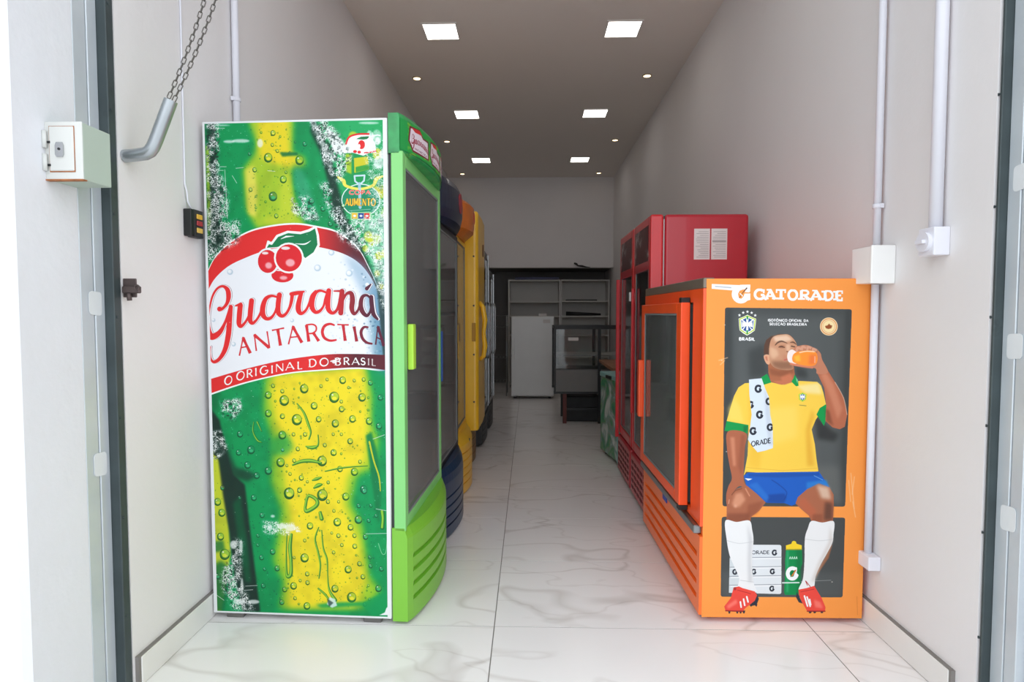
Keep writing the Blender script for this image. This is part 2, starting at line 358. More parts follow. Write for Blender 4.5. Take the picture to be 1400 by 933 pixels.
def paint_soda_panel():
    rng = np.random.default_rng(4)
    G = srgb(2, 150, 82); DG = srgb(4, 100, 58); YE = srgb(240, 218, 36); YG = srgb(166, 200, 44); BK = srgb(22, 44, 38); WH = srgb(244, 246, 244)
    RED = srgb(226, 44, 44); MAR = srgb(92, 34, 44)
    cv = Canvas([(280, 168), (529, 161), (535, 851), (290, 843)], 250, 688, 4, G)
    P = cv.poly; L = cv.line
    # --- neck of the bottle: airbrushed yellow light on green
    P([(340, 160), (404, 160), (402, 208), (418, 214), (420, 226), (400, 232), (403, 262), (408, 285), (420, 310), (352, 312), (338, 285), (334, 232), (350, 210), (352, 195)], YG, 4)
    P([(356, 160), (396, 160), (398, 210), (412, 218), (396, 228), (372, 222), (358, 216), (356, 190)], YE*.97, 3.5)
    P([(338, 232), (350, 226), (354, 262), (352, 296), (341, 292)], srgb(226, 220, 84), 2.5)
    P([(385, 240), (398, 236), (404, 300), (390, 306), (362, 304), (364, 296), (384, 290)], srgb(190, 208, 48), 3)
    P([(404, 226), (414, 232), (424, 250), (432, 290), (416, 280), (404, 252)], srgb(56, 170, 120), 3, .8)
    P([(384, 208), (408, 208), (410, 212), (388, 214)], DG, 1.2, .8)
    P([(286, 166), (296, 166), (298, 230), (306, 262), (302, 300), (320, 330), (286, 352)], BK, 4, .85)
    P([(284, 200), (289, 200), (290, 300), (287, 330)], YG, 1.5, .9)
    # edge of the bottle, dark with the backdrop of bubbles to its right
    P([(432, 160), (536, 160), (536, 470), (520, 420), (500, 350), (474, 300), (462, 240), (448, 200)], srgb(34, 168, 96), 2)
    for _ in range(46):
        x, y = rng.uniform(470, 528), rng.uniform(165, 420)
        if x < 448+(y-160)*.30: continue
        r = rng.uniform(2, 7); c = [YE, YG, DG, WH][rng.integers(0, 4)]
        P(ell(x, y, r, r*rng.uniform(.8, 1.5), n=12), c, .8, rng.uniform(.4, .9))
    P([(428, 160), (440, 176), (452, 205), (462, 250), (474, 296), (492, 330), (508, 366), (524, 412), (530, 440), (524, 440), (500, 372), (478, 330), (458, 296), (450, 250), (440, 210), (426, 180)], BK, 2.2, .88)
    P([(444, 172), (458, 180), (468, 190), (474, 200), (490, 204), (484, 216), (468, 214), (456, 204)], WH, 1.0, .95)
    P([(424, 164), (432, 164), (446, 196), (462, 214), (458, 222), (444, 208)], WH, 1, .55)
    # --- body of the bottle below the label
    P([(286, 510), (540, 480), (540, 860), (284, 860)], G)
    P([(362, 515), (420, 505), (500, 500), (510, 540), (508, 575), (518, 600), (512, 640), (488, 652), (480, 690), (496, 720), (505, 790), (520, 812), (500, 836), (380, 838), (386, 800), (372, 770), (384, 700), (370, 660), (372, 600), (360, 560)], srgb(150, 196, 40), 5)
    P([(374, 512), (498, 500), (504, 570), (500, 632), (476, 650), (470, 690), (490, 740), (500, 800), (486, 836), (392, 836), (394, 790), (384, 760), (396, 710), (388, 660), (384, 620), (396, 604), (378, 584), (370, 540)], YE, 5)
    P([(392, 592), (372, 600), (368, 622), (392, 624), (402, 612)], G, 4, .6)
    P([(286, 610), (299, 625), (306, 660), (312, 720), (314, 760), (300, 842), (286, 842)], srgb(196, 208, 48), 1.5)
    P([(286, 780), (300, 770), (312, 780), (304, 842), (286, 842)], DG, 3, .8)
    P([(288, 744), (304, 742), (306, 756), (288, 760)], DG, 2, .7)
    P([(286, 555), (300, 575), (308, 612), (318, 650), (334, 664), (340, 720), (348, 790), (354, 842), (330, 842), (318, 790), (312, 730), (304, 680), (298, 630), (286, 612)], BK, 1.6, .95)
    P([(300, 588), (322, 640), (340, 645), (352, 652), (338, 660), (312, 652)], BK, 3, .7)
    P([(318, 690), (328, 680), (336, 740), (342, 800), (334, 800), (324, 740)], DG, 2.5, .7)
    P([(500, 595), (508, 590), (516, 620), (522, 668), (518, 720), (512, 690), (506, 640)], srgb(4, 120, 66), 1.6, .9)
    P([(288, 512), (300, 516), (300, 560), (288, 566)], DG, 3, .6)
    L([(505, 604), (511, 630), (518, 652), (520, 672)], [1.2, 1, 1, .6], YE, .2, .8, True)
    for seg in (([(292, 160), (296, 200), (297, 260), (300, 330)], 2.4),):
        L(seg[0], seg[1], BK, 1.2, .7, True)
    # fine mist of tiny drops over everything but the label
    def drop(x, y, rx, ry=None, k=1.0):
        ry = ry or rx*1.12
        b = cv.to([(x, y)])[0]; bx, by = int(np.clip(b[0], 2, cv.W-3)), int(np.clip(b[1], 2, cv.H-3))
        base = cv.img[by, bx].copy(); yellow = base[0] > .45
        ring = srgb(24, 98, 34) if yellow else srgb(2, 88, 58)
        P(ell(x, y, rx, ry), ring, .12, .85*k)
        P(ell(x+rx*.12, y-ry*.14, rx*.76, ry*.72), base*.72+srgb(60, 190, 90)*.28 if yellow else base*.9+.06, .25, .95*k)
        if rx > 1.8:
            P(ell(x+rx*.05, y+ry*.22, rx*.5, ry*.34), base*.75+srgb(255, 240, 90)*.3 if yellow else srgb(60, 186, 124), .4, .8*k)
            P(ell(x-rx*.3, y-ry*.42, rx*.16+.15, ry*.12+.15, n=8), WH, .1, .85*k)
            L(ell(x, y, rx*.94, ry*.94, 20, 150, 10), rx*.07+.12, srgb(14, 70, 34), .1, .8*k)
    for _ in range(2300):
        x, y = rng.uniform(288, 526), rng.uniform(170, 838)
        if 300 < y < 522: continue
        r = rng.uniform(.25, .75)
        b = cv.to([(x, y)])[0]; base = cv.img[int(np.clip(b[1], 0, cv.H-1)), int(np.clip(b[0], 0, cv.W-1))]
        if base.sum() < .6: continue
        c = srgb(60, 130, 40) if base[0] > .45 else (srgb(2, 96, 60) if rng.random() < .7 else srgb(90, 200, 150))
        P(ell(x, y, r, r*1.15, n=7), c, 0, .6)
    K3 = lambda x, y: (280+x/5.185, 500+y/5.185)
    for (x, y, r) in [(450, 207, 24), (563, 245, 34), (705, 160, 30), (550, 178, 14), (485, 140, 14), (917, 220, 36), (978, 98, 24), (1115, 220, 27), (1245, 220, 20), (1175, 115, 18), (1127, 92, 14), (775, 282, 24), (652, 382, 36), (450, 338, 24), (550, 358, 18), (548, 493, 28), (925, 408, 26), (1047, 375, 24), (1165, 390, 24), (1235, 425, 22), (970, 305, 20), (807, 378, 20), (1030, 535, 20), (912, 617, 22), (710, 487, 15), (628, 487, 13), (910, 485, 11), (968, 485, 11), (850, 563, 14), (658, 592, 15), (248, 487, 22), (325, 600, 28), (237, 620, 20), (300, 710, 24), (365, 785, 22), (447, 750, 26), (535, 690, 30), (550, 600, 12), (830, 678, 34), (957, 735, 20), (1060, 755, 26), (682, 800, 18), (602, 772, 12), (670, 888, 18), (595, 912, 36), (1125, 880, 26), (1100, 682, 13), (120, 875, 16), (968, 250, 12), (1160, 222, 9), (868, 93, 11), (1060, 100, 11), (1020, 150, 10), (825, 140, 12), (1163, 312, 8), (1102, 322, 8), (873, 832, 12), (500, 250, 9), (580, 712, 10), (632, 676, 14), (967, 625, 9), (725, 828, 10)]:
        q = K3(x, y); drop(q[0], q[1], r/5.185)
    K4 = lambda x, y: (280+x/4.912, 670+y/4.912)
    for (x, y, r) in [(563, 30, 36), (787, 40, 36), (945, 50, 24), (632, 10, 14), (825, 85, 14), (865, 148, 11), (1030, 207, 26), (887, 225, 26), (703, 252, 22), (977, 260, 20), (1033, 112, 15), (1100, 213, 14), (1078, 325, 18), (1003, 317, 14), (895, 318, 14), (1005, 390, 16), (918, 382, 12), (862, 433, 12), (667, 352, 11), (665, 472, 28), (1037, 510, 16), (960, 550, 24), (1060, 600, 16), (1112, 525, 14), (1108, 465, 13), (683, 582, 15), (685, 642, 15), (590, 665, 23), (530, 690, 17), (480, 545, 18), (375, 470, 17), (450, 430, 19), (395, 550, 12), (510, 778, 17), (680, 803, 23), (600, 750, 12), (870, 683, 24), (983, 742, 32), (1165, 680, 22), (1185, 545, 16), (1073, 790, 14), (1105, 755, 10), (1097, 660, 9), (385, 665, 16), (325, 60, 20), (380, 180, 17), (352, 320, 12), (350, 385, 11), (80, 90, 24), (108, 165, 24), (98, 328, 24), (125, 450, 34), (78, 600, 20), (595, 470, 10), (635, 628, 10), (1115, 110, 12), (1070, 12, 18), (1150, 180, 12), (850, 300, 9), (962, 197, 8), (1015, 452, 8), (1020, 608, 8), (897, 85, 10), (625, 790, 8), (130, 705, 14), (230, 60, 12)]:
        q = K4(x, y); drop(q[0], q[1], r/4.912)
    for (x, y, r) in [(495, 115, 18), (460, 288, 30), (565, 440, 24), (492, 560, 30), (680, 305, 30), (490, 198, 12), (525, 240, 12), (365, 373, 16), (335, 513, 14), (763, 590, 20), (843, 645, 18), (515, 697, 15), (718, 190, 16), (545, 140, 9), (412, 112, 9), (372, 560, 8), (372, 640, 9), (440, 598, 9), (650, 178, 9), (612, 250, 8), (585, 390, 10), (330, 262, 12), (895, 750, 18)]:
        drop(280+x/5.185, 160+y/5.185, r/5.185)
    for _ in range(230):
        x, y = rng.uniform(300, 524), rng.uniform(520, 836)
        if x < 310+(y-560)*.12 or (x < 345 and y > 640): continue
        drop(x, y, rng.uniform(.5, 1.5), k=.8)
    for _ in range(70): drop(rng.uniform(340, 420), rng.uniform(172, 302), rng.uniform(.4, 1.2), k=.7)
    nz = vnoise(cv.H, cv.W, 90, rng)*.6+vnoise(cv.H, cv.W, 30, rng)*.4
    cv.img *= (1.0-.08*np.clip((nz-.45)*3, 0, 1))[..., None]
    # running drops
    def run(pts, w, f=K3):
        q = [f(*a) for a in pts]
        L([(a[0]+.5, a[1]+.4) for a in q], [c+.35 for c in w], srgb(22, 110, 44), .15, .85, True)
        L([(a[0]-.15, a[1]-.15) for a in q], [c*.55 for c in w], srgb(150, 205, 60), .15, .9, True)
    run([(652, 265), (700, 330), (730, 410), (748, 470), (735, 520)], [.5, 1.2, 1.5, 1, .6])
    run([(800, 490), (800, 560), (760, 580), (715, 572)], [.5, .9, 2.4, .7])
    run([(620, 705), (680, 680), (750, 675), (820, 690)], [1, 2.2, 2.4, 1.2])
    run([(760, 815), (790, 805), (820, 795)], [.8, 2, .8]); run([(770, 870), (800, 852), (825, 845)], [1, 2.6, 1])
    run([(850, 750), (950, 728), (1050, 716), (1150, 710)], [.5, .9, .7, .3])
    run([(345, 400), (340, 470), (370, 530), (400, 545)], [.4, .8, 1.3, .4]); run([(370, 400), (400, 465)], [1.2, .5])
    run([(670, 120), (690, 45), (745, 70), (745, 110), (680, 150), (668, 120)], [1.6, 1.8, 2.2, 2.4, 2.4, 1.4], K4)
    P([K4(*a) for a in [(690, 80), (725, 80), (725, 115), (690, 120)]], YE, .8)
    run([(575, 310), (565, 400), (572, 500), (570, 580), (550, 600), (540, 560), (540, 420), (545, 310)], [1.6, 2.4, 2, 2.4, 2.2, 1.2, .7, .5], K4)
    run([(760, 260), (735, 340), (755, 430), (770, 520), (760, 610)], [.3, .9, 1.1, .9, .4], K4)
    run([(780, 280), (790, 400), (815, 480), (820, 600), (830, 690), (870, 760)], [.3, .8, .9, .4, 1.2, 2.4], K4)
    run([(755, 680), (800, 720), (830, 760)], [.8, 1.3, .7], K4); run([(770, 160), (780, 200)], [2, 2.6], K4)
    P([K4(*a) for a in [(740, 795), (830, 780), (930, 775), (1060, 775), (1150, 735), (1230, 700), (1235, 860), (1120, 860), (1050, 800), (860, 815), (780, 815)]], G, 2, .85)
    P([K4(*a) for a in [(835, 740), (870, 755), (885, 800), (850, 815), (815, 790)]], srgb(210, 230, 230), .5, .9)
    P([K4(*a) for a in [(815, 750), (860, 780), (830, 810)]], BK, .6, .7)
    run([(1190, 150), (1195, 200), (1190, 260)], [3, 2.4, 2.6], K4)
    L([K4(*a) for a in [(1165, 370), (1190, 440), (1215, 430), (1225, 330)]], .4, srgb(140, 210, 160), .1, .9, True)
    # --- label
    K7 = lambda x, y: (280+x/5.6, 290+y/5.6)
    K1 = lambda x, y: (280+x/7.771, 380+y/7.771)
    K2 = lambda x, y: (400+x/7.771, 380+y/7.771)
    K8 = lambda x, y: (280+x/5.385, 400+y/5.385)
    outer = [K7(*a) for a in [(-10, 600), (30, 450), (100, 320), (220, 210), (370, 130), (560, 88), (720, 78), (860, 98), (1000, 130), (1100, 190), (1190, 280), (1250, 390), (1310, 520), (1370, 680), (1400, 800), (1400, 1000)]]
    top = [tuple(v) for v in smooth(outer)]
    bot = [K8(*a) for a in [(1340, 560), (1130, 556), (850, 572), (600, 598), (300, 668), (45, 755), (-20, 780)]]
    body = top+[tuple(v) for v in smooth([K8(1345, 400)]+bot)]
    P(body, WH)
    WL = srgb(238, 240, 244)
    inner = [K7(*a) for a in [(-10, 690), (30, 600), (90, 500), (190, 410), (320, 345), (470, 290), (620, 262), (800, 255), (900, 265), (1050, 305), (1170, 370), (1260, 470), (1320, 600), (1370, 800), (1400, 1000)]]
    redc = lambda x, y: (lambda t: RED*(1-t)+MAR*t)(np.clip((x-152)/52, 0, 1)[..., None]**1.1)
    out2 = [(a[0], a[1]+2.3) for a in top]
    cv.put(cv.pmask(out2+[tuple(v) for v in smooth(inner)][::-1]), redc)
    white = [tuple(v) for v in smooth(inner)]+[K8(1345, 450), K8(900, 450), K8(600, 490), K8(300, 560), K8(45, 635), K8(-20, 660)]
    cv.put(cv.pmask(white), WL)
    # cold blue shading and drops printed on the label's right side
    P([(505, 390), (530, 380), (545, 520), (512, 500), (508, 460)], srgb(60, 120, 150), 6, .75)
    P([(470, 345), (500, 360), (528, 400), (535, 470), (505, 420), (482, 372)], srgb(120, 160, 190), 5, .55)
    for _ in range(260):
        t = rng.random()**.6; x = 430+100*t; y = rng.uniform(342, 482)
        if y < 342+(x-440)*.55: continue
        r = rng.uniform(.4, 1.9)
        c = [srgb(120, 160, 190), srgb(250, 252, 255), srgb(60, 100, 130)][rng.integers(0, 3)]
        P(ell(x, y, r, r*.9, n=9), c, .15, rng.uniform(.25, .8)*t)
    for (x, y, r) in [(435, 365, 4.6), (478, 372, 4.6), (316, 371, 4), (503, 388, 4), (454, 344, 4), (293, 437, 2.5), (320, 470, 3), (308, 445, 2), (400, 437, 2.6)]:
        P(ell(x, y, r, r), srgb(150, 180, 200), .3, .6); P(ell(x-.6, y-.6, r*.7, r*.7), WL, .4, .9); P(ell(x-1, y-1, r*.3, r*.3), WH, .1)
    P([(524, 486), (530, 484), (530, 400), (522, 392), (514, 372)], BK, 1, .75)
    L([K7(*a) for a in [(1240, 400), (1300, 520), (1360, 680), (1400, 800)]], .55, srgb(20, 60, 40), 0, .9, True)
    # banner
    btop = [tuple(v) for v in smooth([K8(*a) for a in [(-20, 652), (45, 635), (300, 560), (600, 490), (900, 450), (1130, 445), (1345, 452)]])]
    bbot = [tuple(v) for v in smooth([K8(*a) for a in [(1345, 565), (1130, 545), (850, 562), (600, 588), (300, 657), (45, 742), (-20, 768)]])]
    cv.put(cv.pmask(btop+bbot), redc)
    for ch, x, y, w, h, an in [('O', 175, 645, 56, 66, 16), ('O', 265, 610, 58, 66, 15), ('R', 332, 592, 44, 64, 13), ('I', 378, 582, 12, 64, 12), ('G', 436, 570, 54, 66, 11), ('I', 497, 562, 12, 64, 10), ('N', 553, 549, 56, 62, 9), ('A', 628, 537, 60, 60, 8), ('L', 702, 530, 36, 60, 7), ('D', 795, 513, 52, 62, 5), ('O', 880, 506, 62, 62, 4), ('B', 982, 502, 42, 58, 1), ('R', 1045, 499, 42, 58, 0), ('A', 1112, 499, 52, 56, -1), ('S', 1166, 500, 34, 54, -2), ('I', 1207, 503, 12, 54, -3), ('L', 1245, 506, 30, 54, -4)]:
        a = math.radians(an); gw = GLYPH[ch][0]; sx = w/gw/5.385; sy = h/5.385*.92
        ux = (math.cos(a)*sx, -math.sin(a)*sx); uy = (-math.sin(a)*sy*0, -sy)
        c = K8(x, y); p = (c[0]-ux[0]*gw/2-uy[0]/2, c[1]-ux[1]*gw/2-uy[1]/2)
        glyph(cv, ch, p, ux, uy, .95, WH if x < 1180 else srgb(190, 170, 170), flare=True)
        glyph(cv, ch, p, ux, uy, .5, WH, serif=.10, alpha=.7 if x < 1180 else .3)
    P(ell(*K8(955, 505), 3.2, 2.2), WH, .4, .9); L([K8(930, 500), K8(1000, 480)], .9, WH, .2, .9)
    # town name in flared capitals
    def cap(ch, f, pts, w):
        for q, ww in zip(pts, w):
            q2 = [f(*a) for a in q]; x = (q2[0][0]-460)/60
            t = min(max(x, 0), 1); n = len(q2)
            if n == 2:
                a, b = q2; q2 = [a, ((a[0]*.6+b[0]*.4), (a[1]*.6+b[1]*.4)), b]; wl = [ww*1.15, ww*.88, ww*1.15]
            else: wl = [ww*(.72+.5*math.sin(math.pi*i/(n-1))) for i in range(n)]
            cv.flat(q2, wl, srgb(214, 42, 50)*(1-t)+srgb(84, 30, 52)*t)
    Th, Md, Tk = .95, 1.35, 1.95
    cap('A', K1, [[(412, 630), (372, 822)], [(412, 630), (488, 795)], [(392, 735), (462, 722)]], [Th, Tk, Th])
    cap('N', K1, [[(532, 595), (552, 770)], [(530, 598), (688, 735)], [(667, 560), (692, 735)]], [Th, Tk, Th])
    cap('T', K1, [[(718, 550), (848, 524)], [(780, 540), (808, 712)]], [Th, Tk])
    cap('A', K1, [[(940, 508), (893, 698)], [(940, 508), (1035, 680)], [(912, 624), (1000, 614)]], [Th, Tk, Th])
    for f, q in ((K1, (412, 628)), (K1, (940, 506)), (K1, (532, 600)), (K1, (690, 732))): P(ell(*f(*q), 1.2, 1.2, n=12), srgb(214, 42, 50))
    P(ell(*K2(908, 502), 1.1, 1.1, n=12), srgb(84, 30, 52))
    cap('R', K2, [[(152, 492), (176, 668)], [(225, 575), (282, 662)]], [Tk, Tk])
    L([K2(*a) for a in [(152, 490), (215, 484), (252, 505), (252, 550), (215, 578), (172, 582)]], 1.1, srgb(220, 46, 46), 0, 1, True)
    cap('C', K2, [[K for K in smooth([(448, 492), (400, 478), (345, 500), (320, 560), (340, 625), (400, 656), (470, 648)])]], [1.7])
    cap('T', K2, [[(478, 484), (600, 488)], [(540, 490), (562, 658)]], [Th, Tk])
    cap('I', K2, [[(656, 504), (684, 664)]], [Tk])
    cap('C', K2, [[K for K in smooth([(806, 512), (760, 512), (730, 560), (745, 630), (790, 675), (850, 688)])]], [1.7])
    cap('A', K2, [[(908, 504), (884, 698)], [(908, 504), (972, 712)], [(895, 620), (940, 640)]], [Th, Tk, Th])
    S = SCRIPT
    for d, wadd, col in (((1.35, -.3), .55, srgb(110, 60, 66)), ((1.0, -.2), .45, WL), ((0, 0), 0, None)):
        for f, pts, w in S:
            q = [f(*a) for a in pts]; t = min(max((q[0][0]-462)/42, 0), 1)
            c = col if col is not None else (lambda x, y: (lambda t: srgb(228, 42, 44)*(1-t)+srgb(84, 34, 52)*t)(np.clip((x-172)/50, 0, 1)[..., None]))
            L([(a[0]+d[0], a[1]+d[1]) for a in q], [v/7.771+wadd for v in w], c, 0, 1, True)
    # berries and leaf
    leaf = [K7(*a) for a in [(478, 268), (492, 218), (520, 232), (560, 175), (640, 143), (740, 150), (800, 132), (855, 104), (874, 170), (880, 245), (850, 305), (772, 355), (730, 300), (650, 240), (560, 262)]]
    P(leaf, WH, .0); L(leaf+[leaf[0]], 1.1, WH)
    P([K7(*a) for a in [(482, 268), (500, 240), (522, 246), (568, 185), (645, 155), (740, 163), (810, 142), (850, 118), (862, 172), (868, 242), (838, 300), (775, 345), (730, 300), (650, 240), (560, 262)]], srgb(18, 122, 74))
    L([K7(*a) for a in [(590, 200), (630, 182), (690, 178)]], [.3, 1.2, .2], WH, .1); L([K7(*a) for a in [(700, 235), (770, 238), (818, 212)]], [.3, 1, .2], WH, .1, 1, True)
    L([K7(*a) for a in [(520, 222), (550, 205)]], .5, WH)
    for cx, cy, rx, ry in ((600, 478, 84, 54), (488, 372, 74, 88), (650, 345, 100, 104)):
        P(ell(*K7(cx, cy), (rx+14)/5.6, (ry+14)/5.6), WL if cy > 360 else WH)
        P(ell(*K7(cx, cy), rx/5.6, ry/5.6), srgb(220, 36, 44))
        P(ell(*K7(cx+rx*.1, cy+ry*.35), rx*.35/5.6, ry*.28/5.6), srgb(246, 180, 186), .9, .9)
        P(ell(*K7(cx-rx*.25, cy-ry*.72), rx*.34/5.6, ry*.12/5.6), WH, .3, .9)
    # --- round promotion badge, top right
    K9 = lambda x, y: (430+x/6.218, 160+y/6.218)
    P([K9(*a) for a in [(245, 300), (460, 290), (500, 420), (590, 440), (590, 560), (240, 560), (190, 470)]], srgb(24, 150, 80), .8)
    P([K9(*a) for a in [(270, 310), (320, 310), (320, 480), (270, 460)]], YG, .8); P([K9(*a) for a in [(340, 345), (460, 330), (465, 440), (345, 470)]], srgb(206, 200, 40), .4)
    P([K9(*a) for a in [(355, 420), (465, 395), (465, 440), (355, 465)]], srgb(60, 160, 60), .3)
    P(ell(*K9(398, 700), 165/6.218, 140/6.218), srgb(220, 240, 232)); P(ell(*K9(398, 700), 157/6.218, 132/6.218), srgb(24, 138, 96))
    P([K9(*a) for a in [(245, 305), (285, 190), (350, 140), (470, 140), (520, 220), (528, 300), (470, 300), (420, 325), (330, 300)]], WH)
    L([K9(*a) for a in [(275, 225), (300, 170), (370, 145), (465, 142)]], 1.2, RED, 0, 1, True); L([K9(*a) for a in [(430, 300), (480, 296), (525, 285)]], .9, RED)
    P(ell(*K9(405, 232), 4.6, 6), RED); P(ell(*K9(385, 245), 1.6, 3), WH); P([K9(*a) for a in [(360, 185), (400, 165), (480, 160), (450, 185), (420, 190)]], srgb(40, 120, 70))
    P(ell(*K9(350, 290), 2.6, 2), RED); P(ell(*K9(385, 295), 2.4, 2), RED)
    L([K9(*a) for a in [(195, 500), (250, 535), (275, 580), (390, 605), (500, 575), (530, 520), (590, 495)]], [1, 2.6, 1.9, 1.7, 1.9, 2.6, 1], srgb(238, 226, 90), 0, 1, True)
    L([K9(*a) for a in [(345, 495), (350, 540), (388, 570), (425, 535), (430, 490), (345, 495)]], 1.1, srgb(200, 222, 236), 0, 1)
    L([K9(386, 560), K9(392, 760)], 2.0, srgb(170, 205, 222), .2, .9)
    def word(s, x0, x1, yb, hgt, col, wt, edge=None):
        p = K9(x0, yb)
        if edge is not None: text(cv, s, p, (hgt/6.2, 0), (0, -hgt/6.2), wt+.4, edge, fit=(x1-x0)/6.218)
        text(cv, s, p, (hgt/6.2, 0), (0, -hgt/6.2), wt, col, fit=(x1-x0)/6.218)
    word('COPA', 302, 478, 650, 32, srgb(232, 70, 60), .75, srgb(250, 220, 210))
    word('AUMENTO', 268, 520, 745, 58, srgb(246, 200, 60), .85, srgb(120, 60, 20))
    L([K9(300, 790), K9(480, 775)], .3, WH, 0, .6); L([K9(320, 808), K9(470, 796)], .3, WH, 0, .5)
    P([K9(*a) for a in [(312, 800), (485, 800), (485, 865), (312, 865)]], srgb(160, 210, 150))
    for x, c in ((322, srgb(240, 190, 60)), (376, srgb(40, 70, 150)), (426, srgb(222, 50, 50))):
        P([K9(x, 808), K9(x+46, 808), K9(x+46, 856), K9(x, 856)], c); P(ell(*K9(x+23, 832), 2, 1.5), WH, .2, .9)
    L([K9(470, 165), K9(540, 150), K9(560, 155)], .9, WH, .1, .9); L([K9(495, 130), K9(500, 200)], .5, WH, .1, .9)
    # --- worn and frosted patches: white and dark flecks
    h, w = cv.H, cv.W
    n1 = .62*vnoise(h, w, 7, rng)+.38*vnoise(h, w, 3.3, rng); n2 = vnoise(h, w, 9, rng); n3 = vnoise(h, w, 24, rng)
    ridge = np.clip(1.35-abs(n1-.5)*8.5, 0, 1)*np.clip(n3*2.8-.5, 0, 1)
    dk = np.clip((n2-.52)*9, 0, 1)
    def worn(pts, soft, a, dark=.7):
        M = cv.pmask(pts, soft)
        x0, y0, x1, y1, m = M
        cv.put((x0, y0, x1, y1, m*dk[y0:y1, x0:x1]), BK, dark)
        cv.put((x0, y0, x1, y1, np.clip(m*1.6, 0, 1)*ridge[y0:y1, x0:x1]), WH, a)
    worn([(286, 240), (306, 240), (316, 275), (310, 305), (330, 300), (328, 330), (300, 345), (286, 360)], 3, 1)
    worn([(286, 166), (302, 166), (302, 235), (286, 240)], 2, 1, 1)
    worn([(424, 163), (446, 163), (470, 190), (482, 215), (470, 240), (456, 220), (440, 200)], 2.5, 1)
    worn([(440, 205), (460, 215), (470, 245), (464, 250), (446, 230)], 2, 1); worn([(438, 250), (452, 248), (462, 270), (470, 300), (480, 320), (470, 330), (448, 280)], 3, .95)
    worn([(400, 270), (424, 268), (438, 300), (420, 300), (402, 290)], 2.5, 1); worn([(460, 290), (485, 300), (510, 350), (490, 340), (462, 318)], 3, 1)
    P([(496, 300), (528, 292), (528, 420), (519, 392), (505, 345)], WH, 2.5, .45)
    for x, y, r in ((504, 322, 6), (500, 338, 4), (508, 330, 4), (518, 348, 5), (516, 372, 3.5), (522, 390, 3)): P(ell(x, y, r, r*1.2, n=12), srgb(216, 214, 40), 1, .8)
    worn([(484, 300), (528, 290), (528, 430), (516, 390), (494, 330)], 3, 1, .3); worn([(500, 200), (528, 190), (528, 300), (510, 300)], 3, .8, .1)
    worn([(302, 548), (330, 545), (330, 560), (318, 574), (305, 570)], 2.5, 1); worn([(286, 592), (302, 590), (310, 615), (296, 630), (288, 625)], 2.5, 1)
    worn([(318, 740), (330, 742), (326, 800), (346, 840), (316, 838), (300, 800)], 3, 1); worn([(300, 790), (318, 780), (318, 830), (304, 815)], 3, .9, .3)
    worn([(358, 715), (405, 718), (412, 728), (396, 734), (360, 732)], 2.2, 1, 0)
    for (x, y, rx, ry) in [(384, 722, 7, 4), (396, 724, 8, 5), (368, 724, 4, 4), (372, 708, 3, 2), (328, 750, 2.5, 9), (318, 748, 5, 6), (329, 806, 1.8, 12), (325, 828, 9, 4), (345, 828, 8, 3), (316, 194, 8, 2), (332, 193, 12, 2.5), (358, 196, 4, 6), (505, 168, 14, 1.5), (376, 166, 22, 1.4), (304, 172, 14, 1)]:
        P(ell(x, y, rx, ry, n=14), WH, .9, .75)
    for a, b in [((285, 233), (308, 233)), ((325, 230), (335, 229)), ((304, 228), (312, 228)), ((320, 240), (326, 250)), ((303, 314), (326, 314)), ((510, 600), (526, 594)), ((334, 806), (350, 805)), ((332, 812), (344, 811)), ((514, 697), (530, 700)), ((500, 732), (534, 731)), ((290, 816), (304, 826)), ((368, 233), (378, 234)), ((294, 176), (310, 176)), ((310, 232), (313, 300))]:
        L([a, b], .35, WH, .08, .75)
    for _ in range(120):
        x, y = rng.uniform(286, 528), rng.uniform(166, 842)
        P(ell(x, y, rng.uniform(.3, .9), rng.uniform(.2, .5), n=6), WH, 0, .6)
    # drops over the frost
    for x, y, r in ((293, 205, 2), (299, 186, 1.5), (296, 262, 2), (312, 300, 1.6), (446, 262, 2.6), (470, 280, 2.4), (452, 296, 2)): drop(x, y, r)
    # --- white edge of the vinyl
    E = srgb(236, 238, 240)
    for a, b in (((278, 166), (290, 845)),): L([a, b], 5.0, E)
    L([(278, 166), (531, 159)], 4.4, E); L([(530, 158), (536, 855)], 6.2, E); L([(286, 846), (540, 854)], 5.6, E)
    P([(518, 846), (532, 846), (532, 832), (528, 836), (526, 842)], E, .3)
    return cv
